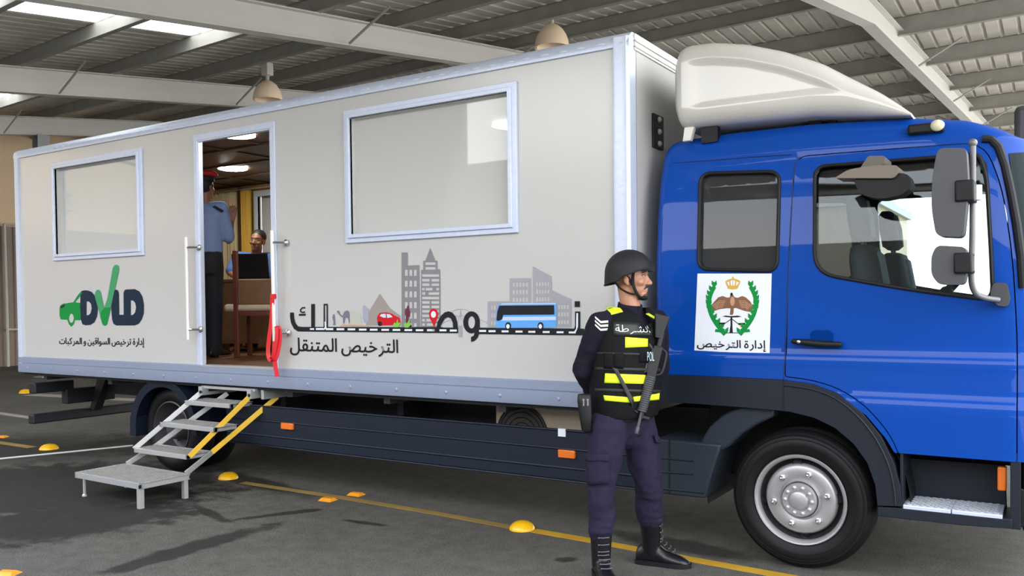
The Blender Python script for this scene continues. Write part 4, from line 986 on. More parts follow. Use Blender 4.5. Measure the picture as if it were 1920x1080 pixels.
# cab step: recess, tread, skirt
q = MB()
for pts, y0, y1 in (([(1691, 858), (1885, 872), (1888, 955), (1693, 945)], .34, .36),): q.prism([[onY(*p, y0) for p in pts]], (0, .02, 0))
a0, a1 = onY(1688, 880, .09), onY(1693, 880, .09)
z0_, z1_ = .40, .73
q.box((1.462, .085, z0_), (1.478, .36, z1_)); q.box((1.955, .085, .36), (2.0, .36, z1_))
q.pieces('step_well', M_SLATE, truck, smooth=0, bevel=.004)
sk = plate_y('step_skirt', [(1645, 950), (1690, 953), (1880, 973), (1898, 974), (1898, 992), (1800, 985), (1645, 968)], YF-.012, .36, M_SLATE, truck, .008)
q = MB(); x0, x1 = 1.475, 1.925
for i in range(2):
    xa, xb = x0+(x1-x0)*i/2+.002, x0+(x1-x0)*(i+1)/2-.002
    q.box((xa, .075, .395), (xb, .33, .425))
stp = q.pieces('step_tread', M_ALU, truck, smooth=0, bevel=.004)[0]
q = MB()
for i in range(26):
    for j in range(10):
        x_, y_ = x0+.02+(x1-x0-.03)*i/26, .095+.024*j; sg = 1 if (i+j) % 2 else -1
        q.hexa([Vector((x_-.008, y_-.006*sg, .425)), Vector((x_-.005, y_-.009*sg, .425)), Vector((x_+.008, y_+.006*sg, .425)), Vector((x_+.005, y_+.009*sg, .425))], (0, 0, .0035))
q.obj('tread_pattern', M_STEEL, stp, smooth=0)
q = MB(); a = onY(1879, 895, .16); q.box(a+Vector((-.02, -.02, -.065)), a+Vector((.02, .03, .055))); q.obj('side_marker', M_AMBER, truck, bevel=.008)
# bumper corner and front face just inside the frame edge
q = MB(); q.box((2.005, .10, .33), (2.20, CW-.1, .92)); q.obj('bumper', M_SLATE, truck, smooth=40, bevel=.03)
plate_y('front_lamp', [(1900, 915), (1920, 917), (1920, 990), (1900, 985)], .10, .3, M_BLACK, truck, .006)
# ---- wheels
def wheel(name, x, y, sgn, label=None, hub=True, dual=False):
    """outer face at y, sgn = direction of the inside (+1: inside is +Y)"""
    o = Vector((x, y, RW)); ax = (0, sgn, 0); w = .215; t = MB()
    t.lathe([(.243, .030), (.250, .018), (.262, .012), (.285, .004), (.305, .0), (.325, .002), (.343, .010), (.352, .010), (.354, .016), (.362, .022), (.374, .034), (.381, .052)] +
            [p for k in range(5) for p in ((.3845, .06+k*.025), (.385, .076+k*.025), (.377, .079+k*.025), (.377, .083+k*.025))] + [(.384, .19), (.370, .205), (.30, .215), (.245, .20), (.235, .19)], o, ax, 64)
    for r_, d_ in ((.302, -.001), (.334, .004)): t.lathe([(r_-.004, d_+.003), (r_-.002, d_-.0015), (r_+.002, d_-.0015), (r_+.004, d_+.003)], o, ax, 64)
    tyre = t.obj(name, M_RUBBER, truck, smooth=40)
    q = MB(); q.lathe([(.238, .06), (.245, .022), (.250, .012), (.246, .006), (.238, .008), (.230, .018), (.226, .030), (.224, .045)], o, ax, 64)
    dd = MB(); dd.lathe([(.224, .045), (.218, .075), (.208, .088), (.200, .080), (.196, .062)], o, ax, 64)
    q.lathe([(.196, .062), (.192, .050), (.186, .042), (.176, .036), (.150, .036), (.118, .036), (.112, .040), (.106, .028), (.100, .02), (.098, .046), (.03, .046)], o, ax, 64)
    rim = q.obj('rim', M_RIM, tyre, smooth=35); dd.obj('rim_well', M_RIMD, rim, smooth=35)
    for i in range(6):
        a = 2*pi*i/6+.2; c = o+Vector((cos(a)*.146, sgn*.036, sin(a)*.146)); q = MB(); q.lathe([(.0175, .0), (.0175, -.006), (.013, -.008), (.013, -.024), (.008, -.030), (.001, -.031)], c, ax, 6)
        q.lathe([(.008, -.026), (.008, -.038), (.001, -.04)], c, ax, 8); q.obj('wheel_nut', M_CHROME, rim, smooth=30)
    q = MB(); q.lathe([(.094, .046), (.094, .004), (.088, -.006), (.060, -.006), (.055, -.002), (.048, -.016), (.040, -.020), (.001, -.021)], o, ax, 36); hubo = q.obj('hub', M_RIM, rim, smooth=30)
    for i in range(10):
        a = 2*pi*i/10; q = MB(); q.lathe([(.011, 0), (.011, -.008), (.007, -.011), (.001, -.012)], o+Vector((cos(a)*.072, -sgn*.006, sin(a)*.072)), ax, 8); q.obj('hub_bolt', M_STEEL, hubo)
    for i in range(4):
        a = 2*pi*i/4+.1; c = o+Vector((cos(a)*.196, sgn*.054, sin(a)*.196)); q = MB()
        q.lathe([(.026, -.004), (.024, .000), (.001, .001)], c, Vector((-cos(a)*.55, sgn, -sin(a)*.55)), 16); q.obj('vent_hole', M_BLACK, rim)
    return tyre
wheel('front_wheel', FX, .085, 1); wheel('front_wheel', FX, CW-.085, -1)
RX = -4.57
def rear(x, y, sgn):
    o = Vector((x, y, RW)); ax = (0, sgn, 0); t = MB()
    for off in (0, .25):
        t.lathe([(.243, .030+off), (.262, .012+off), (.305, .0+off), (.343, .010+off), (.374, .034+off), (.385, .06+off), (.385, .18+off), (.370, .20+off), (.30, .215+off), (.245, .20+off)], o, ax, 48)
    ty = t.obj('rear_wheel', M_RUBBER, truck, smooth=40); q = MB()
    q.lathe([(.245, .03), (.250, .012), (.240, .008), (.228, .05), (.216, .12), (.205, .15), (.190, .16), (.150, .162), (.115, .155), (.108, .10), (.09, .03), (.08, .02), (.001, .018)], o, ax, 48); r_ = q.obj('rim', mat('rim_shaded', (.07, .07, .075), .5, .4, noise=.25, scale=25), ty, smooth=35)  # darkened copy of the silver rim, shadow around the rear wheel put into its colour
    for i in range(6):
        a = 2*pi*i/6; c = o+Vector((cos(a)*.146, sgn*.16, sin(a)*.146)); q = MB(); q.lathe([(.0175, 0), (.014, -.02), (.008, -.04), (.001, -.041)], c, ax, 6); q.obj('wheel_nut', M_CHROME, r_)
    for i in range(4):
        a = 2*pi*i/4+.5; c = o+Vector((cos(a)*.20, sgn*.150, sin(a)*.20)); q = MB(); q.lathe([(.026, -.004), (.001, -.003)], c, ax, 14); q.obj('vent_hole', M_BLACK, r_)
    return ty
rear(RX, .12, 1); rear(RX, CW-.12, -1)
# axles and frame
q = MB(); q.tube([(RX, .5, RW), (RX, BW-.5, RW)], .07, 12); q.sphere((RX, BW/2, RW), (.2, .2, .2), 14, 9); q.tube([(FX, .25, RW-.03), (FX, BW-.3, RW-.03)], .05, 10); q.pieces('axle', M_CHAS, truck)
q = MB()
for y in (.78, 1.62): q.box((-6.72, y, .55), (2.0, y+.07, .76))
for x in (-6.7, -5.6, -4.1, -3.0, -1.8, -.6, .4): q.box((x, .85, .57), (x+.08, 1.62, .74))
for x in (-6.5, -5.4, -4.0, -3.0, -2.0, -1.0, -.15): q.box((x, .06, .76), (x+.06, BW-.06, .832))
q.box((-6.84, .05, .80), (-.02, .10, .832)); q.box((-6.84, BW-.1, .80), (-.02, BW-.05, .832))
q.pieces('chassis_member', M_CHAS, truck, smooth=0)
q = MB(); q.tube([(-2.9, 1.15, .45), (-1.6, 1.15, .45)], .22, 20); q.tube([(-.8, 1.3, .48), (-.2, 1.3, .48)], .14, 16); q.box((-3.3, 1.85, .36), (-1.9, 2.3, .76)); q.pieces('tank', M_CHAS, truck)
q = MB(); [q.box((RX-.7, y, .52), (RX+.7, y+.07, .57)) for y in (.66, 1.72)]; q.box((-5.5, .5, .45), (-5.2, 1.7, .72)); q.pieces('leaf_spring', M_CHAS, truck, smooth=0)
# rear underrun bar and the bar above it
q = MB(); a = onX(58, 783, -6.8); q.box((-6.86, a.y, .285), (-6.76, BW-a.y, .385)); ub = q.obj('underrun_bar', M_CHAS, truck, smooth=0, bevel=.015)
q = MB()
for y in (.72, 1.62): q.hexa([(-6.80, y, .36), (-6.72, y, .36), (-6.45, y, .76), (-6.62, y, .76)], (0, .09, 0))
q.pieces('underrun_leg', M_CHAS, ub, smooth=0)
q = MB(); q.box((-6.86, .10, .60), (-6.74, .52, .71)); q.box((-6.82, .42, .46), (-6.72, .98, .62)); lb = q.obj('lamp_bar', M_CHAS, truck, smooth=0, bevel=.012)
q = MB(); q.box((-6.875, .12, .62), (-6.86, .30, .69)); q.obj('tail_lamp', mat('lamp_dark_red', (.15, .01, .01), .3), lb, smooth=0)
# rear mudguard
q = MB(); rings = []
for a in range(-2, 186, 6):
    c_, s_ = cos(radians(a)), sin(radians(a)); rr = .455
    rings.append([Vector((RX+r_*c_, y, RW+r_*s_*.96+.0)) for r_, y in ((rr, .05), (rr+.018, .05), (rr+.018, .62), (rr, .62))])
q.loft(rings)
rings = []
for a in range(-2, 186, 6):
    c_, s_ = cos(radians(a)), sin(radians(a))
    rings.append([Vector((RX+r_*c_, y, RW+r_*s_*.96)) for r_, y in ((.40, .05), (.473, .042), (.473, .055), (.40, .062))])
q.loft(rings)
q.box((RX-.485, .05, .30), (RX-.40, .62, .48))
q.obj('rear_mudguard', M_NAVY, truck, smooth=40)
# side guard
q = MB(); ga, gb = onY(438, 757, .10), onY(1228, 825, .10)
x0, x1, zt, zb = -3.78, .06, .665, .335
prof = [(.10, zt-.012), (.112, zt), (.15, zt), (.15, zb), (.115, zb), (.10, zb+.015), (.10, zb+.075), (.108, zb+.083), (.10, zb+.09), (.10, zb+.20), (.109, zb+.208), (.10, zb+.216)]
q.loft([[Vector((x, y, z)) for y, z in prof] for x in (x0, x1)]); sg = q.obj('side_guard', M_NAVY, truck, smooth=30)
for y_ in (zb+.0, zb+.083, zb+.205, zt-.006):
    q = MB(); q.tube([(x0+.01, .101, y_+.004), (x1, .101, y_+.004)], .006, 6); q.obj('guard_rib', M_NAVY, sg)
q = MB(); [q.box((x, .15, .38), (x+.06, .5, .62)) for x in (-3.5, -2.2, -1.0)]; [q.box((x, .45, .38), (x+.06, .8, .76)) for x in (-3.5, -2.2, -1.0)]; q.pieces('guard_bracket', M_CHAS, sg, smooth=0)
q = MB(); q.loft([[Vector((x, CW+.13-y, z)) for y, z in prof] for x in (x0, x1)]); q.obj('side_guard', M_NAVY, truck, smooth=30)
for (a0, b0, a1, b1) in ((1048, 842, 1079, 860), (529, 792, 551, 806)):
    a, b = onY(a0, b0, .095), onY(a1, b1, .095); q = MB(); q.box((a.x, .078, b.z), (b.x, .102, a.z)); q.obj('side_marker', M_AMBER, sg, bevel=.005)
a, b = onY(1047, 806, .10), onY(1061, 819, .10); q = MB(); q.box((a.x, .094, b.z), (b.x, .108, a.z+.01)); q.obj('white_tab', M_STICK_W, sg, smooth=0)
# air conditioner unit under the box
M_AC = mat('ac_cream', (.34, .28, .21), .55, noise=.1, scale=8)
a, b = onY(929, 757, .28), onY(1088, 808, .28); z_ac = .50
q = MB(); q.box((a.x, .28, z_ac), (b.x+.05, .72, .80)); ac = q.obj('air_conditioner', M_AC, truck, smooth=0, bevel=.01)
c = Vector(((a.x*.52+b.x*.48)-.10, .275, .58)); q = MB(); q.lathe([(.205, .004), (.197, -.004), (.001, -.002)], c, (0, -1, 0), 40); fg = q.obj('fan_grille', mat('grille_dark', (.035, .03, .025), .6), ac)
q = MB(); [q.lathe([(r_-.002, .003), (r_, .008), (r_+.002, .003)], c, (0, -1, 0), 40) for r_ in (.05, .085, .12, .155, .185, .205)]; q.pieces('grille_ring', M_BLACK, fg)
a = onY(1015, 762, .2); q = MB(); q.box(a+Vector((-.035, -.01, -.015)), a+Vector((.035, .02, .02))); q.obj('ac_tag', M_STICK_W, ac, smooth=0)

# ================================================================== FOLDING STEPS
st = empty('folding_steps', onZ(300, 925), 'folding grey metal steps with yellow side bars below the box doorway', 'steps')
def grate(name, fl, fr, depth, z, th=.035):
    """tread with its front edge from fl to fr"""
    fl, fr = Vector((fl.x, fl.y, z)), Vector((fr.x, fr.y, z)); e_ = (fr-fl).normalized(); n_ = Vector((-e_.y, e_.x, 0)); q = MB()
    q.hexa([fl, fr, fr+n_*.03, fl+n_*.03], (0, 0, -th)); q.hexa([fl+n_*(depth-.02), fr+n_*(depth-.02), fr+n_*depth, fl+n_*depth], (0, 0, -th))
    for p in (fl, fr-e_*.012): q.hexa([p, p+e_*.012, p+e_*.012+n_*depth, p+n_*depth], (0, 0, -th))
    o = q.obj(name, M_STEEL, st, smooth=0, bevel=.002); m = MB(); L_ = (fr-fl).length
    m.hexa([fl+n_*.028+Vector((0, 0, -.006)), fr+n_*.028+Vector((0, 0, -.006)), fr+n_*(depth-.018)+Vector((0, 0, -.006)), fl+n_*(depth-.018)+Vector((0, 0, -.006))], (0, 0, -.004))
    k = int(L_/.03)
    for i in range(1, k): p = fl+e_*(L_*i/k); m.hexa([p+n_*.03, p+e_*.004+n_*.03, p+e_*.004+n_*(depth-.02), p+n_*(depth-.02)], (0, 0, -.012))
    k2 = int(depth/.03)
    for i in range(1, k2): p = fl+n_*(depth*i/k2); m.hexa([p, p+n_*.004, p+n_*.004+e_*L_, p+e_*L_], (0, 0, -.010))
    m.obj('grating', mat('grating_grey', (.36, .35, .33), .6, .3, noise=.2, scale=30), o, smooth=0)
    return fl, fr, e_, n_
T1 = (onY(345, 746, -.10), onY(432, 763, -.10)); T2 = (onY(299, 789, -.28), onY(402, 805, -.28)); T3 = (onY(250, 837, -.44), onY(350, 857, -.44))
0 and print('treads', [tuple(round(c, 2) for c in p) for t in (T1, T2, T3) for p in t])
tr = [grate('tread', a, b, .235, (a.z+b.z)/2) for a, b in (T1, T2, T3)]
PZ = .19
pa = [onZ(140, 885, PZ), onZ(262, 907, PZ), onZ(368, 890, PZ)]
e_ = (pa[1]-pa[0]).normalized(); dpt = .43
pl = grate('platform', pa[0], pa[1], dpt, PZ, .045)
n_ = pl[3]; c4 = [pa[0], pa[1], pa[1]+n_*dpt, pa[0]+n_*dpt]
for p, lw in ((c4[0]+e_*.08+n_*.03, .008), (c4[1]-e_*.025+n_*.02, .019), (c4[2]-e_*.03-n_*.03, .018), (c4[3]+e_*.06-n_*.03, .008)):
    q = MB(); q.box((p.x-lw, p.y-lw, .0), (p.x+lw, p.y+lw, PZ-.02))
    if lw < .01: q.lathe([(.018, 0), (.018, .012), (.010, .022), (.001, .024)], Vector((p.x, p.y, 0)), (0, 0, 1), 12, caps=True)
    q.obj('leg', M_STEEL, st, smooth=0, bevel=.002)
for p in (pa[1], pa[1]+n_*dpt):
    q = MB(); q.box((p.x-.001, p.y-.02+.01, PZ-.036), (p.x+.003, p.y+.012, PZ-.012)); q.obj('tube_end', M_BLACK, st, smooth=0)
topz = .775
tops = [(Vector((tr[0][0].x+.10, .02, topz)), tr[0][0]), (Vector((tr[0][1].x+.10, .02, topz)), tr[0][1])]
M_YB = mat('bar_yellow', (.70, .43, .02), .45, noise=.1, scale=30)
def bar(a, b, w, h, m, name): q = MB(); q.beam(a, b, w, h); return q.obj(name, m, st, smooth=0, bevel=.002)
for s_, m in ((0, M_STEEL), (1, M_YB)):
    f = [t[s_] for t in tr]; nn_ = [t[3] for t in tr]; sx_ = (-1 if s_ == 0 else 1)*.014
    off = Vector((sx_, 0, -.012))
    bar(tops[s_][0]+off, f[2]+off+nn_[2]*.015, .014, .04, m, 'stringer')
    bar(tops[s_][0]+off+Vector((.10, .18, -.03)), f[2]+off+nn_[2]*.225, .014, .04, m, 'stringer')
    # lower links down to the platform
    bar(f[2]+nn_[2]*.225+off, c4[2 if s_ else 3]+Vector((-.03 if s_ else .05, -.02, 0)), .016, .04, M_STEEL, 'lower_link')
q = MB(); a, b = tops[0][0], tops[1][0]
q.box((a.x-.03, .02, topz+.012), (b.x+.05, .06, topz+.035)); q.box((a.x-.03, -.01, topz-.045), (a.x+.012, .35, topz+.03)); q.box((b.x-.01, -.01, topz-.045), (b.x+.035, .35, topz+.03)); q.box((b.x+.09, .05, topz-.05), (b.x+.12, .35, topz+.03))
q.box((a.x-.06, .3, topz-.02), (b.x+.16, .36, topz+.05)); q.pieces('top_bracket', M_STEEL, st, smooth=0, bevel=.003)
for a in (a+Vector((-.0, -.025, -.015)), b+Vector((.02, -.025, -.015))):
    q = MB(); q.lathe([(.014, 0), (.014, .01), (.001, .012)], a, (0, -1, 0), 10); q.obj('pivot_bolt', M_BLACK, st)
# ================================================================== RED RIBBON on the grab bar
def ribbon(q, pts, w, th=.003):
    pts = smooth_path(pts, 6); L_ = []; R_ = []; wd = Vector((.93, .3, .0))
    rings = []
    for i, p in enumerate(pts):
        t = (pts[min(i+1, len(pts)-1)]-pts[max(i-1, 0)]).normalized(); s_ = (wd - t*wd.dot(t)).normalized()*(w/2); n_ = t.cross(s_).normalized()*(th/2)
        rings.append([p-s_-n_, p+s_-n_, p+s_+n_, p-s_+n_])
    q.loft(rings)
q = MB()
ribbon(q, [onY(x, y, yy) for x, y, yy in ((511, 553, -.09), (509, 600, -.075), (504, 640, -.075), (503, 664, -.08), (508, 676, -.09), (516, 674, -.09), (522, 655, -.085), (525, 630, -.08), (523, 615, -.075), (517, 612, -.07))], .035)
ribbon(q, [onY(x, y, yy) for x, y, yy in ((515, 640, -.085), (514, 665, -.09), (516, 685, -.085), (520, 706, -.08))], .036)
ribbon(q, [onY(x, y, yy) for x, y, yy in ((519, 614, -.095), (518, 640, -.10), (512, 668, -.10), (507, 672, -.10))], .03)
k = onY(512.5, 556, -.07); q.lathe([(.020, -.02), (.024, -.01), (.024, .012), (.019, .02)], k, (0, .0, 1), 12, caps=True)
q.obj('ribbon', M_RED, smooth=40, label='red ribbon looped around the white grab bar right of the box doorway', cat='ribbon')

# ================================================================== PEOPLE
UU = Vector((.844, .536, 0)).normalized(); WW = Vector((.536, -.844, 0)).normalized(); ZZ = Vector((0, 0, 1))
def place(O):
    O = Vector(O)
    return lambda px, py, w=0.0: onP(px, py, O+WW*w, WW)
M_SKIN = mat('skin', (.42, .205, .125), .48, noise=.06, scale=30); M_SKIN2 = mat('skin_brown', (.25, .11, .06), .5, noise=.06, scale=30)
M_HAIR = mat('hair_black', (.010, .008, .007), .6, noise=.3, scale=120, bump=.3)
def ring(c, s, f, a, b, n=26, p=.85):
    """oval of half width a along s, half depth b along f"""
    out = []
    for i in range(n):
        t = 2*pi*i/n; out.append(c + s*a*math.copysign(abs(cos(t))**p, cos(t)) + f*b*math.copysign(abs(sin(t))**p, sin(t)))
    return out
def folds(o, strength, size):
    t = bpy.data.textures.new('folds', 'CLOUDS'); t.noise_scale = size; t.noise_depth = 2
    d = o.modifiers.new('d', 'DISPLACE'); d.texture = t; d.strength = strength; d.mid_level = .5; d.texture_coords = 'LOCAL'
    return bake(o, smooth=70)
def torso(mb, rows, s, f, n=26, p=.85):
    mb.loft([ring(c, s, f, a, b, n, p) for c, a, b in rows])
def head(mb, c, f, s, u, k=1.0):
    """skull, jaw, brow, nose, lips, ears, all to be fused with the body"""
    R_ = Matrix((f, s, u)).transposed()
    P = lambda x, y, z: c + (f*x + s*y + u*z)*k
    S = lambda x, y, z, r: mb.sphere(P(x, y, z), Vector(r)*k if not isinstance(r, float) else r*k, 18, 12, R_)
    S(-.012, 0, .032, (.096, .076, .082)); S(.022, 0, -.015, (.070, .064, .085)); S(.030, 0, -.062, (.056, .054, .050)); S(.064, 0, -.098, (.026, .028, .020))
    S(.058, .042, -.030, (.026, .022, .022)); S(.058, -.042, -.030, (.026, .022, .022))
    mb.capsule([P(.074, -.036, .022), P(.086, -.016, .024), P(.088, 0, .022), P(.086, .016, .024), P(.074, .036, .022)], [.010*k, .012*k, .011*k, .012*k, .010*k], 10)
    mb.capsule([P(.086, 0, .010), P(.097, 0, -.015), P(.110, 0, -.036)], [.0085*k, .010*k, .013*k], 10)
    for y in (-.013, .013): S(.098, y, -.040, (.011, .009, .009))
    mb.capsule([P(.078, -.022, -.069), P(.090, -.009, -.066), P(.091, .009, -.066), P(.078, .022, -.069)], [.005*k, .008*k, .008*k, .005*k], 8)
    mb.capsule([P(.077, -.019, -.078), P(.087, -.008, -.080), P(.087, .008, -.080), P(.077, .019, -.078)], [.005*k, .008*k, .008*k, .005*k], 8)
    for y in (-1, 1): mb.sphere(P(-.008, y*.076, -.014), Vector((.018, .010, .031))*k, 12, 8, R_ @ Matrix.Rotation(y*-.25, 3, 'Z')); mb.sphere(P(-.002, y*.073, -.040), Vector((.010, .008, .012))*k, 10, 6, R_)
    return P
def hand(mb, wr, d, n, t, curl=.5, k=1.0, spread=1.0):
    """wrist wr, fingers along d, back of the hand along n, thumb on the side t"""
    d, n, t = Vector(d).normalized(), Vector(n).normalized(), Vector(t).normalized()
    mb.loft([[wr+d*x*k+t*(y*cos(a))*k+n*(z*sin(a))*k for a in [2*pi*i/14 for i in range(14)]] for x, y, z in ((-.02, .027, .021), (.01, .031, .019), (.05, .040, .016), (.085, .042, .014), (.098, .036, .010))])
    for i, (ln, off) in enumerate(((.072, .032), (.080, .011), (.074, -.010), (.058, -.031))):
        b = wr+(d*.088+t*off)*k; dr = (d+t*(off*1.8*spread)).normalized(); a1, a2, a3 = curl*.7, curl*1.7, curl*2.4
        q = [b]
        for L_, a in ((ln*.45, a1), (ln*.32, a2), (ln*.25, a3)): q.append(q[-1]+(dr*cos(a)-n*sin(a))*L_*k)
        mb.capsule(q, [.0092*k, .0086*k, .008*k, .0068*k], 10)
    b = wr+(d*.022+t*.026)*k; q = [b, b+(d*.028+t*.026-n*.006)*k, b+(d*.058+t*.036-n*.014*(1+curl))*k, b+(d*.080+t*.034-n*.022*(1+curl))*k]
    mb.capsule(q, [.014*k, .0125*k, .010*k, .008*k], 10)
def boot(q, ankle, toe_dir, L_=.29, h=.25, top=None):
    """boot sole on the ground under the ankle"""
    d = Vector((toe_dir.x, toe_dir.y, 0)).normalized(); s = Vector((-d.y, d.x, 0)); o = Vector((ankle.x, ankle.y, 0))
    rows = []
    for x, w, z in ((-.085, .026, .07), (-.075, .036, .10), (-.03, .042, .13), (.03, .043, .125), (.08, .048, .085), (.13, .051, .068), (.17, .046, .056), (.198, .030, .040), (.208, .014, .03)):
        x *= L_/.29; rows.append([o+d*x+s*(w*cos(a))+ZZ*(max(.012, z*.5+z*.5*sin(a))) for a in [2*pi*i/18 for i in range(18)]])
    q.loft(rows)
    top = top or Vector((ankle.x, ankle.y, h)); q.capsule([o+ZZ*.075, (o+ZZ*.11)*.75+top*.25, top], [.050, .054, .062], 16)
def sole(ankle, toe_dir, L_=.29):
    d = Vector((toe_dir.x, toe_dir.y, 0)).normalized(); s = Vector((-d.y, d.x, 0)); o = Vector((ankle.x, ankle.y, 0)); pts = []
    rr = [(-.09, .02), (-.082, .034), (-.04, .043), (.03, .042), (.09, .050), (.14, .053), (.18, .045), (.205, .028), (.215, .01)]
    pts = [o+d*x*L_/.29+s*w for x, w in rr]+[o+d*x*L_/.29-s*w for x, w in rr[::-1]]
    q = MB(); q.prism([pts], (0, 0, .026)); return q
def eye_set(P, f, s, u, parent, k=1.0, white=.6):
    for y in (-1, 1):
        q = MB(); q.sphere(P(.0752, y*.031, .002), .0118*k, 14, 10); e_ = q.obj('eye', mat('eye_white', (.34, .31, .28), .3), parent)
        q = MB(); q.sphere(P(.0815, y*.0315, .002), .0064*k, 10, 8); q.obj('iris', mat('iris_dark', (.02, .012, .008), .15), e_)
        q = MB(); q.capsule([P(.088, y*.012, .020), P(.0885, y*.026, .026), P(.076, y*.046, .020)], [.0035*k, .0048*k, .003*k], 8); q.obj('eyebrow', M_HAIR, parent)
        q = MB(); q.capsule([P(.083, y*.018, .006), P(.0865, y*.031, .0125), P(.075, y*.044, .006)], [.003*k, .0038*k, .003*k], 8); q.obj('eyelid', mat('lid_skin', (.22, .10, .06), .55), parent)

# ------------------------------------------------------------------ the guard in front of the truck
GO = Vector((.17, -.385, 0)); G = place(GO)
F_ = (UU*.57+WW*.82).normalized(); S_ = (UU*-.82+WW*.57).normalized()     # facing, his right
HF = (UU*.95+WW*.30).normalized(); HS = HF.cross(ZZ)*-1                      # head turned to the right of the photo
HS = ZZ.cross(HF).normalized()
hip_r, hip_l = G(1141, 800, .085), G(1196, 800, -.085)
knee_r, knee_l = G(1127, 905, .12), G(1216, 905, -.05)
ank_r, ank_l = G(1127, 1046, .115), G(1222, 1030, -.115)
sho_r, sho_l = G(1124, 607, .105), G(1230, 603, -.125)
elb_r, elb_l = G(1092, 694, .03), G(1238, 690, -.25)
wri_r, wri_l = G(1117, 742, -.13), G(1190, 745, -.235)
hc = G(1181.5, 519, .0)
chest = lambda py, px=1177, w=-.01: G(px, py, w)
toe_r = (WW*.96+UU*.12).normalized(); toe_l = (UU*.93+WW*.36).normalized()
guard = empty('person', (GO.x, GO.y, 0), 'person in black helmet and yellow-striped police vest standing guard by the cab, hands behind back', 'person')
b = MB()
P = head(b, hc, HF, HS, ZZ)
b.capsule([hc-ZZ*.05-HF*.02, G(1182, 572, -.01), G(1180, 592, -.01)], [.052, .056, .062], 16)
torso(b, [(G(1170, 800), .115, .070), (G(1170, 770), .140, .095), (G(1173, 720), .150, .105), (G(1176, 660), .165, .115), (G(1178, 625), .165, .110), (G(1179, 600), .13, .085), (G(1180, 588), .07, .06)], S_, F_)
for a_ in ((sho_r, elb_r, wri_r), (sho_l, elb_l, wri_l)): b.capsule(list(a_), [.050, .040, .028], 14)
b.capsule([G(1179, 604, 0), sho_r], [.06, .05], 14); b.capsule([G(1179, 604, 0), sho_l], [.06, .05], 14)
for a_ in ((hip_r, knee_r, ank_r), (hip_l, knee_l, ank_l)): b.capsule(list(a_), [.070, .055, .040], 16)
for a_, t_ in ((ank_r, toe_r), (ank_l, toe_l)): b.capsule([Vector((a_.x, a_.y, .065)), Vector((a_.x, a_.y, .045))+t_*.10], [.030, .024], 10)
hand(b, wri_r, (wri_l-wri_r).normalized()*.8-ZZ*.2, -F_, ZZ, .55); hand(b, wri_l, (wri_r-wri_l).normalized()*.8-ZZ*.3, -F_, ZZ, .55)
body = remesh(b.obj('body', M_SKIN, guard), .0055, 3); 
eye_set(P, HF, HS, ZZ, guard)
q = MB(); q.capsule([P(.082, -.026, -.068), P(.093, -.012, -.058), P(.0955, 0, -.056), P(.093, .012, -.058), P(.082, .026, -.068)], [.003, .005, .005, .005, .003], 8); q.obj('moustache', M_HAIR, guard)
M_STUB = mat('stubble', (.085, .045, .032), .7, noise=.4, scale=200)
q = MB(); q.sphere(P(.074, 0, -.102), (.022, .024, .013), 12, 8, Matrix((HF, HS, ZZ)).transposed()); q.obj('beard', M_STUB, guard)
q = MB(); [q.capsule([P(-.005, y*.074, .0), P(.012, y*.069, -.02), P(.018, y*.064, -.045)], [.010, .008, .004], 8) for y in (-1, 1)]; q.pieces('sideburn', M_HAIR, guard)
# shirt: body of cloth, sleeves, collar
M_SHIRT = mat('uniform_navy', (.0065, .0055, .0145), .88, noise=.2, scale=18, bump=.25, spec=.25); M_TROU = mat('trouser_purple_navy', (.0155, .0125, .033), .88, noise=.2, scale=12, bump=.3, spec=.25)
q = MB()
torso(q, [(G(1170, 778), .158, .115), (G(1173, 720), .165, .12), (G(1176, 660), .182, .128), (G(1178, 625), .185, .125), (G(1179, 604), .165, .10), (G(1180, 590), .10, .075), (G(1181, 583), .072, .064)], S_, F_)
for a_, sg_ in ((( sho_r, elb_r, wri_r), 1), ((sho_l, elb_l, wri_l), -1)):
    s0, e0, w0 = a_; q.capsule([G(1179, 606, .02*sg_), s0], [.085, .068], 16); q.capsule([s0, s0.lerp(e0, .35), s0.lerp(e0, .7), e0, e0.lerp(w0, .5), w0], [.068, .064, .058, .058, .052, .042], 16)
    for t in (.55, .68, .82): c_ = s0.lerp(e0, t); q.sphere(c_+Vector((0, 0, .0)), (.062, .062, .016), 14, 8)
shirt = remesh(q.obj('shirt', M_SHIRT, guard), .008, 6)
q = MB()
for y in (-1, 1):
    pts = []
    for i in range(9):
        a = radians(178-i*19); pts.append((cos(a), sin(a)*y))
    lo = [G(1181, 586, -.005)+F_*(x*-.072)+S_*(yy*.078)+ZZ*(.0-.022*(1-x)*.7) for x, yy in pts]; hi = [p+ZZ*.062-(p-G(1181, 586, -.005))*.12+F_*.004 for p in lo]
    q.loft([lo, hi], caps=False, closed=False)
col = q.obj('collar', M_SHIRT, guard); md = col.modifiers.new('s', 'SOLIDIFY'); md.thickness = .008
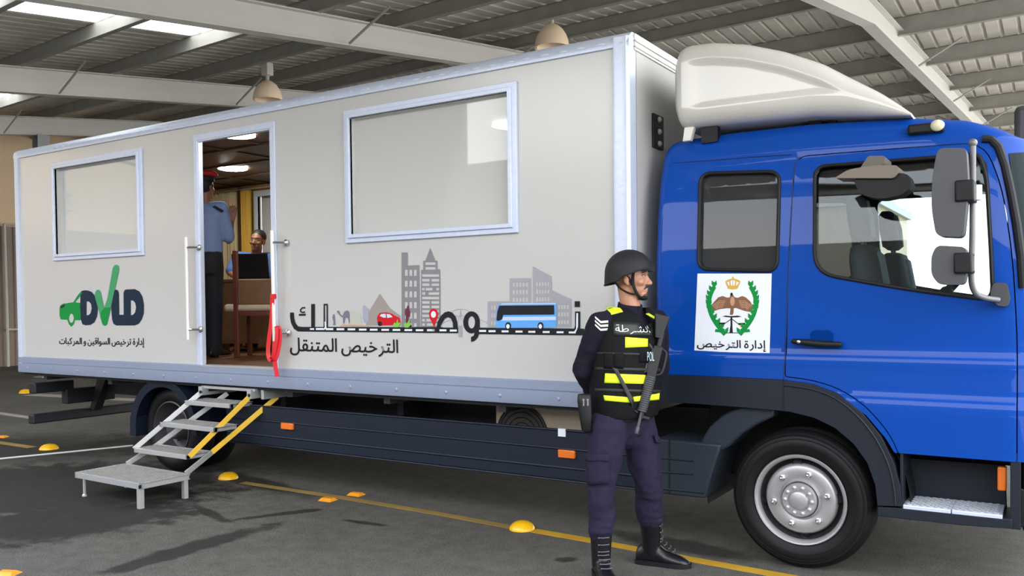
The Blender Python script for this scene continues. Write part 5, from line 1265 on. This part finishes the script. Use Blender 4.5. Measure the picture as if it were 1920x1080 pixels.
# trousers
q = MB()
torso(q, [(G(1169, 766), .156, .116), (G(1169, 785), .162, .112), (G(1169, 800), .150, .098), (G(1169, 812), .12, .082), (G(1169, 822), .07, .05)], S_, F_); q.sphere(G(1169, 818, 0), .075)
for h_, k_, a_, sg_ in ((hip_r, knee_r, ank_r, 1), (hip_l, knee_l, ank_l, -1)):
    q.capsule([h_, h_.lerp(k_, .5), k_, k_.lerp(a_, .45), a_.lerp(k_, (.255-a_.z)/(k_.z-a_.z))], [.108, .096, .079, .072, .066], 18)
    for z_, r_ in ((.262, .074), (.295, .0745), (.34, .075)): c_ = k_.lerp(a_, (k_.z-z_)/(k_.z-a_.z)); q.sphere(c_+F_*.003, (r_, r_, .016), 16, 8)
    for dz, r_ in ((.05, .083), (-.03, .080), (-.075, .077)): q.sphere(k_+ZZ*dz, (r_, r_, .018), 16, 8)
trou = remesh(q.obj('trousers', M_TROU, guard), .008, 9)
folds(trou, .030, .11); folds(shirt, .022, .09)
TB = bvh_of(trou)
q = MB(); surf_patch(q, TB, [(1104, 858), (1140, 856), (1141, 905), (1106, 908)], 6, 6, .012); pk = q.obj('cargo_pocket', M_TROU, guard, fix=False); md = pk.modifiers.new('s', 'SOLIDIFY'); md.thickness = .014; md.offset = 0
q = MB(); surf_patch(q, TB, [(1103, 852), (1141, 850), (1141, 864), (1104, 866)], 6, 3, .020); pk = q.obj('pocket_flap', M_TROU, guard, fix=False); md = pk.modifiers.new('s', 'SOLIDIFY'); md.thickness = .006; md.offset = 0
q = MB(); surf_patch(q, TB, [(1222, 815), (1231, 818), (1234, 832), (1226, 830)], 3, 3, .012); pk = q.obj('pocket_flap', M_TROU, guard, fix=False); md = pk.modifiers.new('s', 'SOLIDIFY'); md.thickness = .006
# boots
M_BOOT = mat('boot_leather', (.005, .005, .007), .36, noise=.2, scale=40, bump=.2)
for a_, t_, kn_ in ((ank_r, toe_r, knee_r), (ank_l, toe_l, knee_l)):
    tp_ = a_.lerp(kn_, (.27-a_.z)/(kn_.z-a_.z)); q = MB(); boot(q, a_, t_, .30, .26, tp_); bt = remesh(q.obj('boot', M_BOOT, guard), .006, 3); sole(a_, t_, .30).obj('sole', M_BLACK, bt, smooth=30)
    d_ = t_; s_ = Vector((-d_.y, d_.x, 0)); o_ = Vector((a_.x, a_.y, 0)); q = MB()
    for i in range(8):
        t = i/7; c_ = (o_+d_*(.125-.07*t/.43)+ZZ*(.088+.05*t/.43)) if t < .43 else (o_+ZZ*.12).lerp(tp_, (t-.43)/.57)+d_*(.056+.004*t)
        q.capsule([c_-s_*.024, c_+d_*.006, c_+s_*.024], [.0028]*3, 6)
        q.sphere(c_-s_*.027, .005, 8, 6); q.sphere(c_+s_*.027, .005, 8, 6)
    q.obj('laces', mat('lace_grey', (.10, .10, .12), .4, .3), bt)
# vest
M_VEST = mat('vest_black', (.003, .0034, .004), .75, noise=.3, scale=60, bump=.3, spec=.2); M_HIVIS = mat('hi_vis_yellow', (.70, .92, .02), .55, emit=0)
q = MB()
VR = [(G(1171, 778), .190, .142), (G(1171, 770), .198, .150), (G(1172, 740), .203, .156), (G(1173, 700), .206, .160), (G(1175, 660), .212, .166), (G(1177, 625), .208, .162), (G(1178, 604), .196, .144), (G(1179, 592), .176, .118), (G(1179.5, 583), .150, .090), (G(1180, 577), .125, .070)]
torso(q, VR, S_, F_, 44, .80)
vest = q.obj('vest', M_VEST, guard, smooth=70)
cut = MB(); cut.capsule([G(1182, 560, .0), G(1184, 604, .03)+F_*.05, G(1186, 606, .03)+F_*.2], [.080, .060, .030], 18); cut = cut.obj('c', M_VEST)
boolean(vest, cut); drop(cut)
VB = bvh_of(vest)
def patch(name, quad, m, nu=10, nv=4, off=.004, th=.004, parent=guard, b=VB):
    q = MB(); surf_patch(q, b, quad, nu, nv, off); o = q.obj(name, m, parent, fix=False, smooth=60); md = o.modifiers.new('s', 'SOLIDIFY'); md.thickness = th; md.offset = 1; return o
patch('reflective_patch', [(1172, 632), (1214, 635), (1214, 650), (1172, 652)], M_HIVIS)
patch('reflective_patch', [(1136, 576), (1158, 572), (1168, 585), (1145, 591)], M_HIVIS, 8, 6)
patch('reflective_patch', [(1211, 589), (1216, 588), (1236, 600), (1232, 602)], M_HIVIS, 6, 3)
patch('reflective_band', [(1135, 700), (1212, 703), (1213, 720), (1134, 718)], M_HIVIS, 18, 4)
patch('reflective_band', [(1132, 741), (1182, 745), (1182, 755), (1134, 751)], M_HIVIS, 14, 3)
patch('reflective_band', [(1187, 744), (1241, 737), (1240, 749), (1188, 753)], M_HIVIS, 10, 3)
for a_, bb in ((688, 694), (728, 734), (660, 664)): patch('webbing', [(1116, a_), (1238, a_+3), (1238, bb+3), (1116, bb)], mat('webbing_black', (.014, .015, .016), .6), 20, 2, .003)
patch('chest_panel', [(1150, 603), (1222, 607), (1222, 630), (1151, 630)], mat('panel_black', (.010, .014, .012), .5), 12, 4, .004)
M_LET = mat('vest_lettering_white', (.66, .67, .64), .5)
LB = VB
def vest_text(glyphs, quad, name):
    q = MB()
    for g_ in set_text(glyphs, quad):
        loops = []
        for l in g_:
            pl = []
            for px, py in l[::1]:
                p, n = hit(VB, px, py); 
                if p is None: p, n = onP(px, py, GO+WW*.1, WW), WW
                pl.append(p+n*.0105)
            loops.append(pl)
        try: q.flat(loops)
        except Exception: pass
    return q.obj(name, M_LET, guard, smooth=0, fix=False)
vest_text(shaped('الشرطة'), [(1154, 609), (1217, 612), (1217, 628), (1154, 627)], 'vest_lettering')
pch = patch('radio_pouch', [(1198, 652), (1221, 652), (1220, 681), (1199, 679)], M_VEST, 5, 5, .004, .035)
VB2 = VB
q = MB()
for g_ in set_text([('P', False), ('O', False), ('L', False)], [(1203.5, 659), (1216, 659), (1216, 675), (1204, 675)]):
    loops = []
    for l in g_:
        pl = []
        for px, py in l: p, n = hit(VB, px, py); pl.append(p+n*.042)
        loops.append(pl)
    q.flat(loops)
q.obj('pouch_lettering', mat('pouch_lettering', (.45, .60, .66), .5), pch, smooth=0, fix=False)
for px in (1140, 1160): patch('magazine_pouch', [(px-8, 662), (px+9, 662), (px+9, 692), (px-8, 691)], M_VEST, 4, 4, .004, .028)
# rank chevrons on the sleeve
SB = bvh_of(shirt)
for k in range(3):
    q = MB(); y = 593+k*7
    surf_patch(q, SB, [(1116, y), (1126, y+9), (1126, y+13), (1116, y+3.5)], 4, 1, .003); surf_patch(q, SB, [(1126, y+9), (1140, y+8), (1140, y+12), (1126, y+13)], 4, 1, .003)
    q.obj('rank_chevron', M_LET, shirt, fix=False, smooth=0)
# belt and holster
q = MB(); torso(q, [(G(1169, 784), .170, .130), (G(1169, 772), .170, .130)], S_, F_, 36, .82); q.obj('belt', M_VEST, guard, smooth=60)
hc_ = G(1098, 770, .13)
q = MB()
for z0_, z1_, wd, dp in ((-.105, .055, .036, .024),):
    q.loft([ring(hc_+ZZ*z+UU*dx, UU, WW, a, b_, 20, .6) for z, a, b_, dx in ((-.115, .016, .014, .004), (-.105, .026, .020, .004), (-.03, .034, .024, 0), (.05, .038, .026, -.006), (.085, .036, .022, -.006), (.09, .03, .016, -.006))])
hol = q.obj('holster', M_BLACK, guard, smooth=60)
q = MB(); [q.box(hc_+UU*dx+WW*.022+ZZ*.028+Vector((-.005, -.005, 0)), hc_+UU*dx+WW*.022+ZZ*.066+Vector((.005, .005, 0))) for dx in (-.012, .010)]; q.obj('magazine_base', mat('mag_grey', (.26, .27, .29), .4, .4), hol, smooth=0, bevel=.002)
# helmet and straps
M_HELM = mat('helmet_black', (.011, .011, .013), .62, noise=.12, scale=220, bump=.12, spec=.35)
hel = hc - HF*.006 + ZZ*.022
def rimz(a): # a: 0 = front
    c_ = cos(a); return .022 + .030*c_ + .012*c_*c_*(1 if c_ > 0 else -1) - (.022 if c_ < -.2 else .0) - .012*(1-abs(c_))
rings = []; N_ = 48
def helm_pt(a, t):
    zr = rimz(a); top = .132; ph = t*pi/2
    zz = top*cos(ph); rad = sin(ph)**.88
    if t > 1: zz = (zr)*(t-1); rad = 1+.03*(t-1)
    return hel + HF*(cos(a)*.133*rad) + HS*(sin(a)*.119*rad) + ZZ*zz
for t in (.001, .12, .24, .36, .48, .6, .72, .84, .94):
    rings.append([hel + HF*(cos(a)*.134*sin(t*pi/2)) + HS*(sin(a)*.120*sin(t*pi/2)) + ZZ*(max(rimz(a)-.022+.0, -1)*0 + .128*cos(t*pi/2)) for a in [2*pi*i/N_ for i in range(N_)]])
for k in (.35, .7, 1.0, 1.06):
    row = []
    for a in [2*pi*i/N_ for i in range(N_)]:
        z0_ = .128*cos(.94*pi/2); zr = rimz(a)-.022; kk = min(k, 1)
        fl = (1+.02*kk) if k <= 1 else 1.05
        row.append(hel+HF*(cos(a)*.1335*fl)+HS*(sin(a)*.1195*fl)+ZZ*(z0_+(zr-z0_)*kk-(.0 if k <= 1 else .002)))
    rings.append(row)
q = MB(); q.loft(rings, caps=False); q.f.append(tuple(range(N_))); q.mi.append(0)
helm = q.obj('helmet', M_HELM, guard, smooth=60); md = helm.modifiers.new('s', 'SOLIDIFY'); md.thickness = .007; md.offset = -1
q = MB()
for y in (-1, 1):
    q.tube(smooth_path([P(.035, y*.100, .03), P(.028, y*.078, -.02), P(.034, y*.066, -.065), P(.055, y*.040, -.112), P(.066, 0, -.124)], 5), .0085, 8, flat=.5)
    q.tube(smooth_path([P(-.07, y*.10, -.02), P(-.045, y*.078, -.06), P(.0, y*.066, -.088), P(.035, y*.055, -.098)], 5), .0085, 8, flat=.5)
q.pieces('chin_strap', M_BLACK, helm)
q = MB(); q.sphere(P(.070, 0, -.117), (.028, .030, .014), 14, 8, Matrix((HF, HS, ZZ)).transposed()); q.obj('chin_cup', M_BLACK, helm)
q = MB(); surf_patch(q, VB, [(1150, 690), (1157, 690), (1186, 750), (1179, 752)], 3, 16, .011); sl_ = q.obj('sling_strap', mat('sling_grey', (.028, .029, .033), .6), guard, fix=False, smooth=60); md = sl_.modifiers.new('s', 'SOLIDIFY'); md.thickness = .005
# ------------------------------------------------------------------ rifle hanging muzzle down
M_GUN = mat('gun_black', (.008, .0085, .010), .42, .3, noise=.1, scale=50); M_GUNG = mat('gun_grey', (.06, .062, .068), .5, .2, noise=.15, scale=60)
mz, bt_ = G(1193, 813, .16), G(1248, 592, .10)
ax = (bt_-mz).normalized(); LN = (bt_-mz).length; tv = (UU-ax*UU.dot(ax)).normalized(); nv = ax.cross(tv).normalized()
if nv.dot(WW) < 0: nv = -nv
A_ = lambda s_, t=0.0, n=0.0: mz+ax*(LN*s_)+tv*t+nv*n
rifle = empty('rifle', A_(.5), 'black rifle with ribbed handguard slung muzzle-down on the guard chest', 'rifle')
q = MB(); q.tube([A_(0), A_(.2)], .0085, 12); q.lathe([(.0105, 0), (.0115, .004), (.0115, .034), (.009, .038)], A_(0), ax, 12); q.obj('barrel', M_GUNG, rifle)
q = MB(); prof = []
for i in range(17): h = i*.0115; prof += [(.0235+.004*i/16, h), (.0265+.004*i/16, h+.003), (.0265+.004*i/16, h+.007), (.0235+.004*i/16, h+.0105)]
q.lathe(prof, A_(.185), ax, 18, caps=True); q.obj('handguard', M_GUNG, rifle, smooth=40)
q = MB(); q.hexa([A_(.135, .008, -.006), A_(.135, .008, .006), A_(.135, .05, .004), A_(.135, .05, -.004)], ax*.014); q.hexa([A_(.125, -.004, -.008), A_(.125, -.004, .008), A_(.125, .012, .008), A_(.125, .012, -.008)], ax*.05); q.obj('front_sight', M_GUN, rifle, smooth=0, bevel=.002)
q = MB(); q.beam(A_(.47), A_(.74), .042, .050, tv); q.beam(A_(.50, -.022), A_(.72, -.022), .036, .02, tv); rc_ = q.obj('receiver', M_GUN, rifle, smooth=0, bevel=.006)
q = MB(); q.tube(smooth_path([A_(.50, .024), A_(.53, .052), A_(.62, .056), A_(.70, .05), A_(.72, .024)], 4), .008, 8); q.obj('carry_handle', M_GUN, rifle)
q = MB(); q.hexa([A_(.505, -.025, -.011), A_(.505, -.025, .011), A_(.605, -.025, .011), A_(.605, -.025, -.011)], -tv*.085-ax*.03); q.obj('magazine', M_GUNG, rifle, smooth=0, bevel=.004)
q = MB(); q.capsule([A_(.70, -.025), A_(.755, -.075)], [.016, .018], 12); q.obj('pistol_grip', M_GUN, rifle)
q = MB(); q.tube([A_(.73, .004), A_(.90, .004)], .016, 12); q.loft([[A_(s_, t, n) for t, n in ((a+.01, -.015), (a+.01, .015), (b_, .015), (b_, -.015))] for s_, a, b_ in ((.80, .0, -.03), (.97, .012, -.055), (1.0, .014, -.06))]); q.obj('stock', M_GUN, rifle, smooth=40, bevel=.005)
q = MB(); q.tube(smooth_path([A_(.17, -.02, .01), A_(.20, -.05, .0), G(1184, 752, .19), G(1176, 738, .175)], 6), .010, 8, flat=.35); q.tube(smooth_path([A_(.97, -.04, -.0), G(1236, 604, .05), G(1224, 596, .02)], 5), .012, 8, flat=.35); q.pieces('sling', mat('sling_grey', (.028, .029, .033), .6), rifle)

# ------------------------------------------------------------------ officer standing inside, seen from behind
MO = Vector((-4.78, .80, .985)); H = place(MO)
f2 = (WW*-.9+UU*.43).normalized(); s2 = f2.cross(ZZ).normalized()            # facing away; s2 = his right
man = empty('person', MO, 'person in light blue shirt and red-topped beret standing inside the doorway, back turned', 'person')
M_SHB = mat('shirt_light_blue', (.20, .29, .55), .8, noise=.08, scale=20, bump=.2); M_TRB = mat('trouser_black', (.010, .012, .022), .8, noise=.2, scale=20)
hc2 = H(384, 350, .0); hf2 = (WW*-.92+UU*.38).normalized(); hs2 = hf2.cross(ZZ).normalized()
shr, shl = H(414, 391, .02), H(352, 391, .0); elr, ell_ = H(430, 452, -.06), H(344, 455, .05); wrr, wrl = H(434, 415, -.22), H(352, 500, -.1)
hr, hl = H(400, 500, .0), H(372, 500, .0); kr, kl = H(402, 580, -.02), H(372, 580, -.02); ar, al = Vector((*H(402, 650, .0).xy, 1.07)), Vector((*H(374, 650, .02).xy, 1.07))
b = MB(); P2 = head(b, hc2, hf2, hs2, ZZ); b.capsule([hc2-ZZ*.06, H(384, 384, 0)], [.05, .058], 14)
torso(b, [(H(387, 500), .15, .10), (H(386, 465), .145, .10), (H(384, 430), .155, .11), (H(384, 403), .145, .085), (H(384, 388), .06, .05)], s2, f2)
for a_ in ((shr, elr, wrr), (shl, ell_, wrl)): b.capsule(list(a_), [.048, .038, .027], 14)
b.capsule([H(384, 399), shr], [.045, .042], 12); b.capsule([H(384, 399), shl], [.045, .042], 12)
for a_ in ((hr, kr, ar), (hl, kl, al)): b.capsule(list(a_), [.08, .055, .04], 14)
for a_ in (ar, al): b.capsule([Vector((a_.x, a_.y, 1.03)), Vector((a_.x, a_.y, 1.025))+f2*.13], [.035, .03], 10)
hand(b, wrr, ZZ*.95+UU*.15, WW*.9+UU*.3, -UU, .12); hand(b, wrl, -ZZ, -UU, WW, .4)
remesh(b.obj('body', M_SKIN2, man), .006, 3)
q = MB(); torso(q, [(H(387, 474), .166, .125), (H(386, 455), .165, .125), (H(384, 425), .178, .13), (H(384, 405), .178, .115), (H(384, 392), .12, .08), (H(384, 383), .072, .066)], s2, f2)
for a_ in ((shr, elr), (shl, ell_)): q.capsule([H(384, 397), a_[0]], [.092, .075], 14); q.capsule([a_[0], a_[0].lerp(a_[1], .5), a_[0].lerp(a_[1], .86)], [.066, .066, .064], 14)
sh2 = remesh(q.obj('shirt', M_SHB, man), .008, 4)
q = MB(); e0 = H(397, 387, .02)
SB2 = bvh_of(sh2); surf_patch(q, SB2, [(399, 388), (404, 386), (419, 394), (416, 398)], 3, 6, .006); ep = q.obj('epaulette', M_TRB, sh2, smooth=0, fix=False); md = ep.modifiers.new('s', 'SOLIDIFY'); md.thickness = .006
q = MB(); torso(q, [(H(387, 466), .160, .118), (H(387, 500), .172, .13), (H(387, 515), .15, .11)], s2, f2)
for h_, k_, a_ in ((hr, kr, ar), (hl, kl, al)): q.capsule([h_, k_, Vector((a_.x, a_.y, 1.045))], [.098, .078, .068], 16)
remesh(q.obj('trousers', M_TRB, man), .009, 4)
for a_ in (ar, al):
    q = MB(); boot(q, Vector((a_.x, a_.y, .09)), f2, .29, .11); o_ = q.obj('shoe', M_BOOT, man); o_.location.z += .985
q = MB(); q.sphere(hc2+ZZ*.02-hf2*.016, (.102, .083, .090), 20, 12, Matrix((hf2, hs2, ZZ)).transposed()); hr_ = q.obj('hair', M_HAIR, man)
q = MB(); R_ = Matrix((hf2, hs2, ZZ)).transposed(); q.loft([[hc2+ZZ*z+hf2*(cos(a)*.105*k_-.008)+hs2*(sin(a)*.088*k_+dx) for a in [2*pi*i/26 for i in range(26)]] for z, k_, dx in ((.055, 1.0, 0), (.085, 1.02, 0), (.088, 1.10, .008))]); bt2 = q.obj('beret_band', M_TRB, man)
q = MB(); q.loft([[hc2+ZZ*(z+.012*sin(a))+hf2*(cos(a)*.115*k_-.01)+hs2*(sin(a)*.102*k_+dx) for a in [2*pi*i/26 for i in range(26)]] for z, k_, dx in ((.086, .95, .008), (.098, 1.15, .010), (.118, 1.12, .012), (.138, .85, .012), (.148, .4, .01), (.150, .05, .01))]); q.obj('beret_top', mat('beret_red', (.50, .02, .025), .8), man)

# ------------------------------------------------------------------ clerk sitting at the desk
CO_ = Vector((-5.50, 1.82, .985)); K = place(CO_)
f3 = (WW*.97+UU*-.12).normalized(); s3 = ZZ.cross(f3).normalized()
clerk = empty('person', CO_, 'person in blue shirt seated smiling behind the open laptop', 'person')
hc3 = K(483, 451, .10); up3 = (ZZ+UU*.10).normalized(); hs3 = up3.cross(f3).normalized(); hf3 = hs3.cross(up3).normalized()
sl3, sr3 = K(446, 482, .06), K(510, 484, .0); el3, er3 = K(431, 512, .16), K(517, 526, .1); wl3, wr3 = K(452, 526, .34), K(495, 527, .34)
b = MB(); P3 = head(b, hc3, hf3, hs3, up3); b.capsule([hc3-ZZ*.07, K(479, 482, .03)], [.05, .058], 14)
torso(b, [(K(478, 556), .15, .11), (K(478, 530), .145, .105), (K(478, 500), .155, .11), (K(478, 485), .15, .095), (K(479, 476), .08, .06)], s3, f3)
for a_ in ((sl3, el3, wl3), (sr3, er3, wr3)): b.capsule(list(a_), [.048, .038, .027], 14)
b.capsule([K(478, 483, .02), sl3], [.06, .05], 12); b.capsule([K(478, 483, .02), sr3], [.06, .05], 12)
for du in (-.09, .09):
    h_ = K(478, 556)+UU*du; k_ = h_+WW*.42; b.capsule([h_, k_, Vector((k_.x, k_.y, 1.08))], [.08, .058, .04], 14); b.capsule([Vector((k_.x, k_.y, 1.03)), Vector((k_.x, k_.y, 1.025))+WW*.12], [.035, .03], 10)
hand(b, wl3, WW*.8+UU*.5, ZZ, -UU*-1, .4); hand(b, wr3, WW*.8-UU*.5, ZZ, -UU, .4)
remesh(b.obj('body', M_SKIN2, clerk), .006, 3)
eye_set(P3, hf3, hs3, up3, clerk)
q = MB(); q.capsule([P3(.081, -.022, -.066), P3(.0905, 0, -.074), P3(.081, .022, -.066)], [.003, .0058, .003], 8); q.obj('teeth', mat('teeth', (.7, .66, .6), .3), clerk)
q = MB(); q.sphere(P3(-.022, 0, .045), (.098, .082, .082), 20, 12, Matrix((hf3, hs3, up3)).transposed()); q.obj('hair', M_HAIR, clerk)
q = MB(); torso(q, [(K(478, 556), .165, .125), (K(478, 525), .165, .12), (K(478, 500), .178, .125), (K(478, 488), .168, .105), (K(479, 477), .095, .075)], s3, f3)
for a_ in ((sl3, el3), (sr3, er3)): q.capsule([K(478, 486, .02), a_[0]], [.075, .066], 14); q.capsule([a_[0], a_[0].lerp(a_[1], .5), a_[0].lerp(a_[1], .85)], [.064, .062, .06], 14)
remesh(q.obj('shirt', mat('shirt_mid_blue', (.06, .14, .34), .8, noise=.08, scale=20), clerk), .009, 4)
q = MB(); torso(q, [(K(478, 552), .16, .12), (K(478, 566), .15, .12)], s3, f3)
for du in (-.09, .09): h_ = K(478, 556)+UU*du; k_ = h_+WW*.42; q.capsule([h_, k_, Vector((k_.x, k_.y, 1.07))], [.095, .074, .064], 14)
remesh(q.obj('trousers', M_TRB, clerk), .010, 3)

# ================================================================== FURNITURE INSIDE THE BOX
FZ = .985
def fr(O, u=UU, w=WW): return lambda x, y, z: Vector(O)+u*x+w*y+ZZ*z
# stool under the clerk
q = fr(CO_); zs = K(478, 575).z
mb = MB(); mb.lathe([(.0, 0), (.19, .0), (.20, .02), (.20, .05), (.18, .065), (.0, .07)], Vector((CO_.x, CO_.y, zs-.06)), (0, 0, 1), 24)
o_ = empty('stool', CO_, 'round dark stool under the seated clerk', 'stool'); mb.obj('seat', M_BLACK, o_)
mb = MB(); mb.tube([Vector((CO_.x, CO_.y, FZ+.03)), Vector((CO_.x, CO_.y, zs-.06))], .03, 12); mb.lathe([(.22, 0), (.21, .025), (.04, .035)], Vector((CO_.x, CO_.y, FZ)), (0, 0, 1), 24, caps=True); mb.obj('pedestal', M_BLACK, o_)
# desk
DO = Vector((-5.22, 1.50, FZ)); d_ = fr(DO)
desk = empty('desk', DO, 'brown wooden desk carrying the laptop inside the box', 'desk')
M_DESK = mat('desk_wood', (.17, .085, .035), .45, noise=.35, scale=10)
zt_ = onP(472, 523, DO+WW*.16, WW).z-FZ
mb = MB(); mb.hexa([d_(-.24, -.22, zt_-.03), d_(.42, -.22, zt_-.03), d_(.42, .18, zt_-.03), d_(-.24, .18, zt_-.03)], (0, 0, .03)); mb.obj('desktop', M_DESK, desk, smooth=0, bevel=.004)
mb = MB(); mb.hexa([d_(-.20, .13, .10), d_(.40, .13, .10), d_(.40, .15, .10), d_(-.20, .15, .10)], (0, 0, zt_-.13)); mb.obj('front_panel', M_DESK, desk, smooth=0)
for x in (-.21, .39):
    mb = MB(); mb.hexa([d_(x-.015, -.2, 0), d_(x+.015, -.2, 0), d_(x+.015, .15, 0), d_(x-.015, .15, 0)], (0, 0, zt_-.03)); mb.obj('side_panel', M_DESK, desk, smooth=0)
# laptop, lid towards the door
lo_ = onP(472, 522, DO+WW*.06, WW); l_ = fr(Vector((lo_.x, lo_.y, FZ+zt_)))
lap = empty('laptop', (lo_.x, lo_.y, FZ+zt_), 'open black laptop on the desk, its lid towards the doorway', 'laptop')
M_LAP = mat('laptop_black', (.008, .008, .011), .35, noise=.1, scale=40)
mb = MB(); mb.hexa([l_(-.19, -.24, 0), l_(.19, -.24, 0), l_(.19, .0, 0), l_(-.19, .0, 0)], (0, 0, .022)); mb.obj('laptop_base', M_LAP, lap, smooth=0, bevel=.004)
mb = MB(); mb.hexa([l_(-.19, 0, .018), l_(.19, 0, .018), l_(.19, .014, .018), l_(-.19, .014, .018)], WW*.06+ZZ*.25); mb.obj('lid', M_LAP, lap, smooth=0, bevel=.004)
# visitor chair with its back to the door
VO = Vector((-4.62, .98, FZ)); c_ = fr(VO)
chair = empty('chair', VO, 'red-brown wooden chair with cream seat, its back towards the doorway', 'chair')
M_CH = mat('chair_redwood', (.115, .022, .014), .35, noise=.25, scale=12); M_CRM = mat('cushion_cream', (.56, .47, .33), .75, noise=.08, scale=20)
xl = (onP(443, 575, VO+WW*.2, WW)-VO).dot(UU); xr_ = xl+.42
ztop = onP(443, 470, VO+WW*.2, WW).z-FZ
for x in (xl, xr_):
    mb = MB(); mb.beam(c_(x, .20, 0), c_(x, .20, ztop), .05, .045, UU); mb.obj('leg', M_CH, chair, smooth=0, bevel=.006)
    mb = MB(); mb.beam(c_(x, -.2, 0), c_(x, -.2, .44), .045, .045, UU); mb.obj('leg', M_CH, chair, smooth=0, bevel=.006)
zb0, zb1 = onP(470, 571, VO+WW*.2, WW).z-FZ, onP(470, 524, VO+WW*.2, WW).z-FZ
mb = MB(); mb.hexa([c_(xl+.02, .19, zb0), c_(xr_-.02, .19, zb0), c_(xr_-.02, .21, zb0), c_(xl+.02, .21, zb0)], (0, 0, zb1-zb0)); mb.obj('backrest', M_DESK, chair, smooth=0, bevel=.006)
mb = MB(); mb.hexa([c_(xl-.02, -.22, .40), c_(xr_+.02, -.22, .40), c_(xr_+.02, .22, .40), c_(xl-.02, .22, .40)], (0, 0, .045)); mb.obj('seat_rail', M_CH, chair, smooth=0, bevel=.004)
mb = MB(); mb.hexa([c_(xl-.12, -.21, .445), c_(xr_+.03, -.21, .445), c_(xr_+.03, .215, .445), c_(xl-.12, .215, .445)], (0, 0, .07)); mb.obj('seat', M_CRM, chair, smooth=50, bevel=.028)
# curtains on the far wall
def curtain(name, x0, x1, m, label, z0=1.0, z1=2.86):
    k = 40; y0 = BW-.17; rows = []
    for z in (z0, (z0+z1)/2, z1-.04, z1): rows.append([Vector((x0+(x1-x0)*i/k, y0+.028*sin(i*1.25+.3*z)+.01*sin(i*.5), z)) for i in range(k+1)])
    mb = MB(); mb.loft(rows, caps=False, closed=False); o = mb.obj(name, m, smooth=80, fix=False, label=label, cat='curtain', group='curtains inside the box')
    md = o.modifiers.new('s', 'SOLIDIFY'); md.thickness = .004; return o
curtain('curtain', -6.74, -6.22, mat('curtain_cream', (.62, .50, .30), .8, noise=.08, scale=8), 'cream pleated curtain beside the standing officer inside the box')
curtain('curtain', -6.13, -5.97, mat('curtain_gold', (.66, .40, .06), .8, noise=.08, scale=8), 'narrow golden curtain next to the far window inside the box')
mb = MB(); mb.box((-6.21, BW-.16, FZ), (-6.14, BW-.085, 2.90)); mb.obj('wood_post', M_WOODD, box, smooth=0)
mb = MB(); mb.tube([(-6.78, BW-.15, 2.88), (-5.0, BW-.15, 2.88)], .012, 8); mb.obj('curtain_rail', M_STEEL, box)
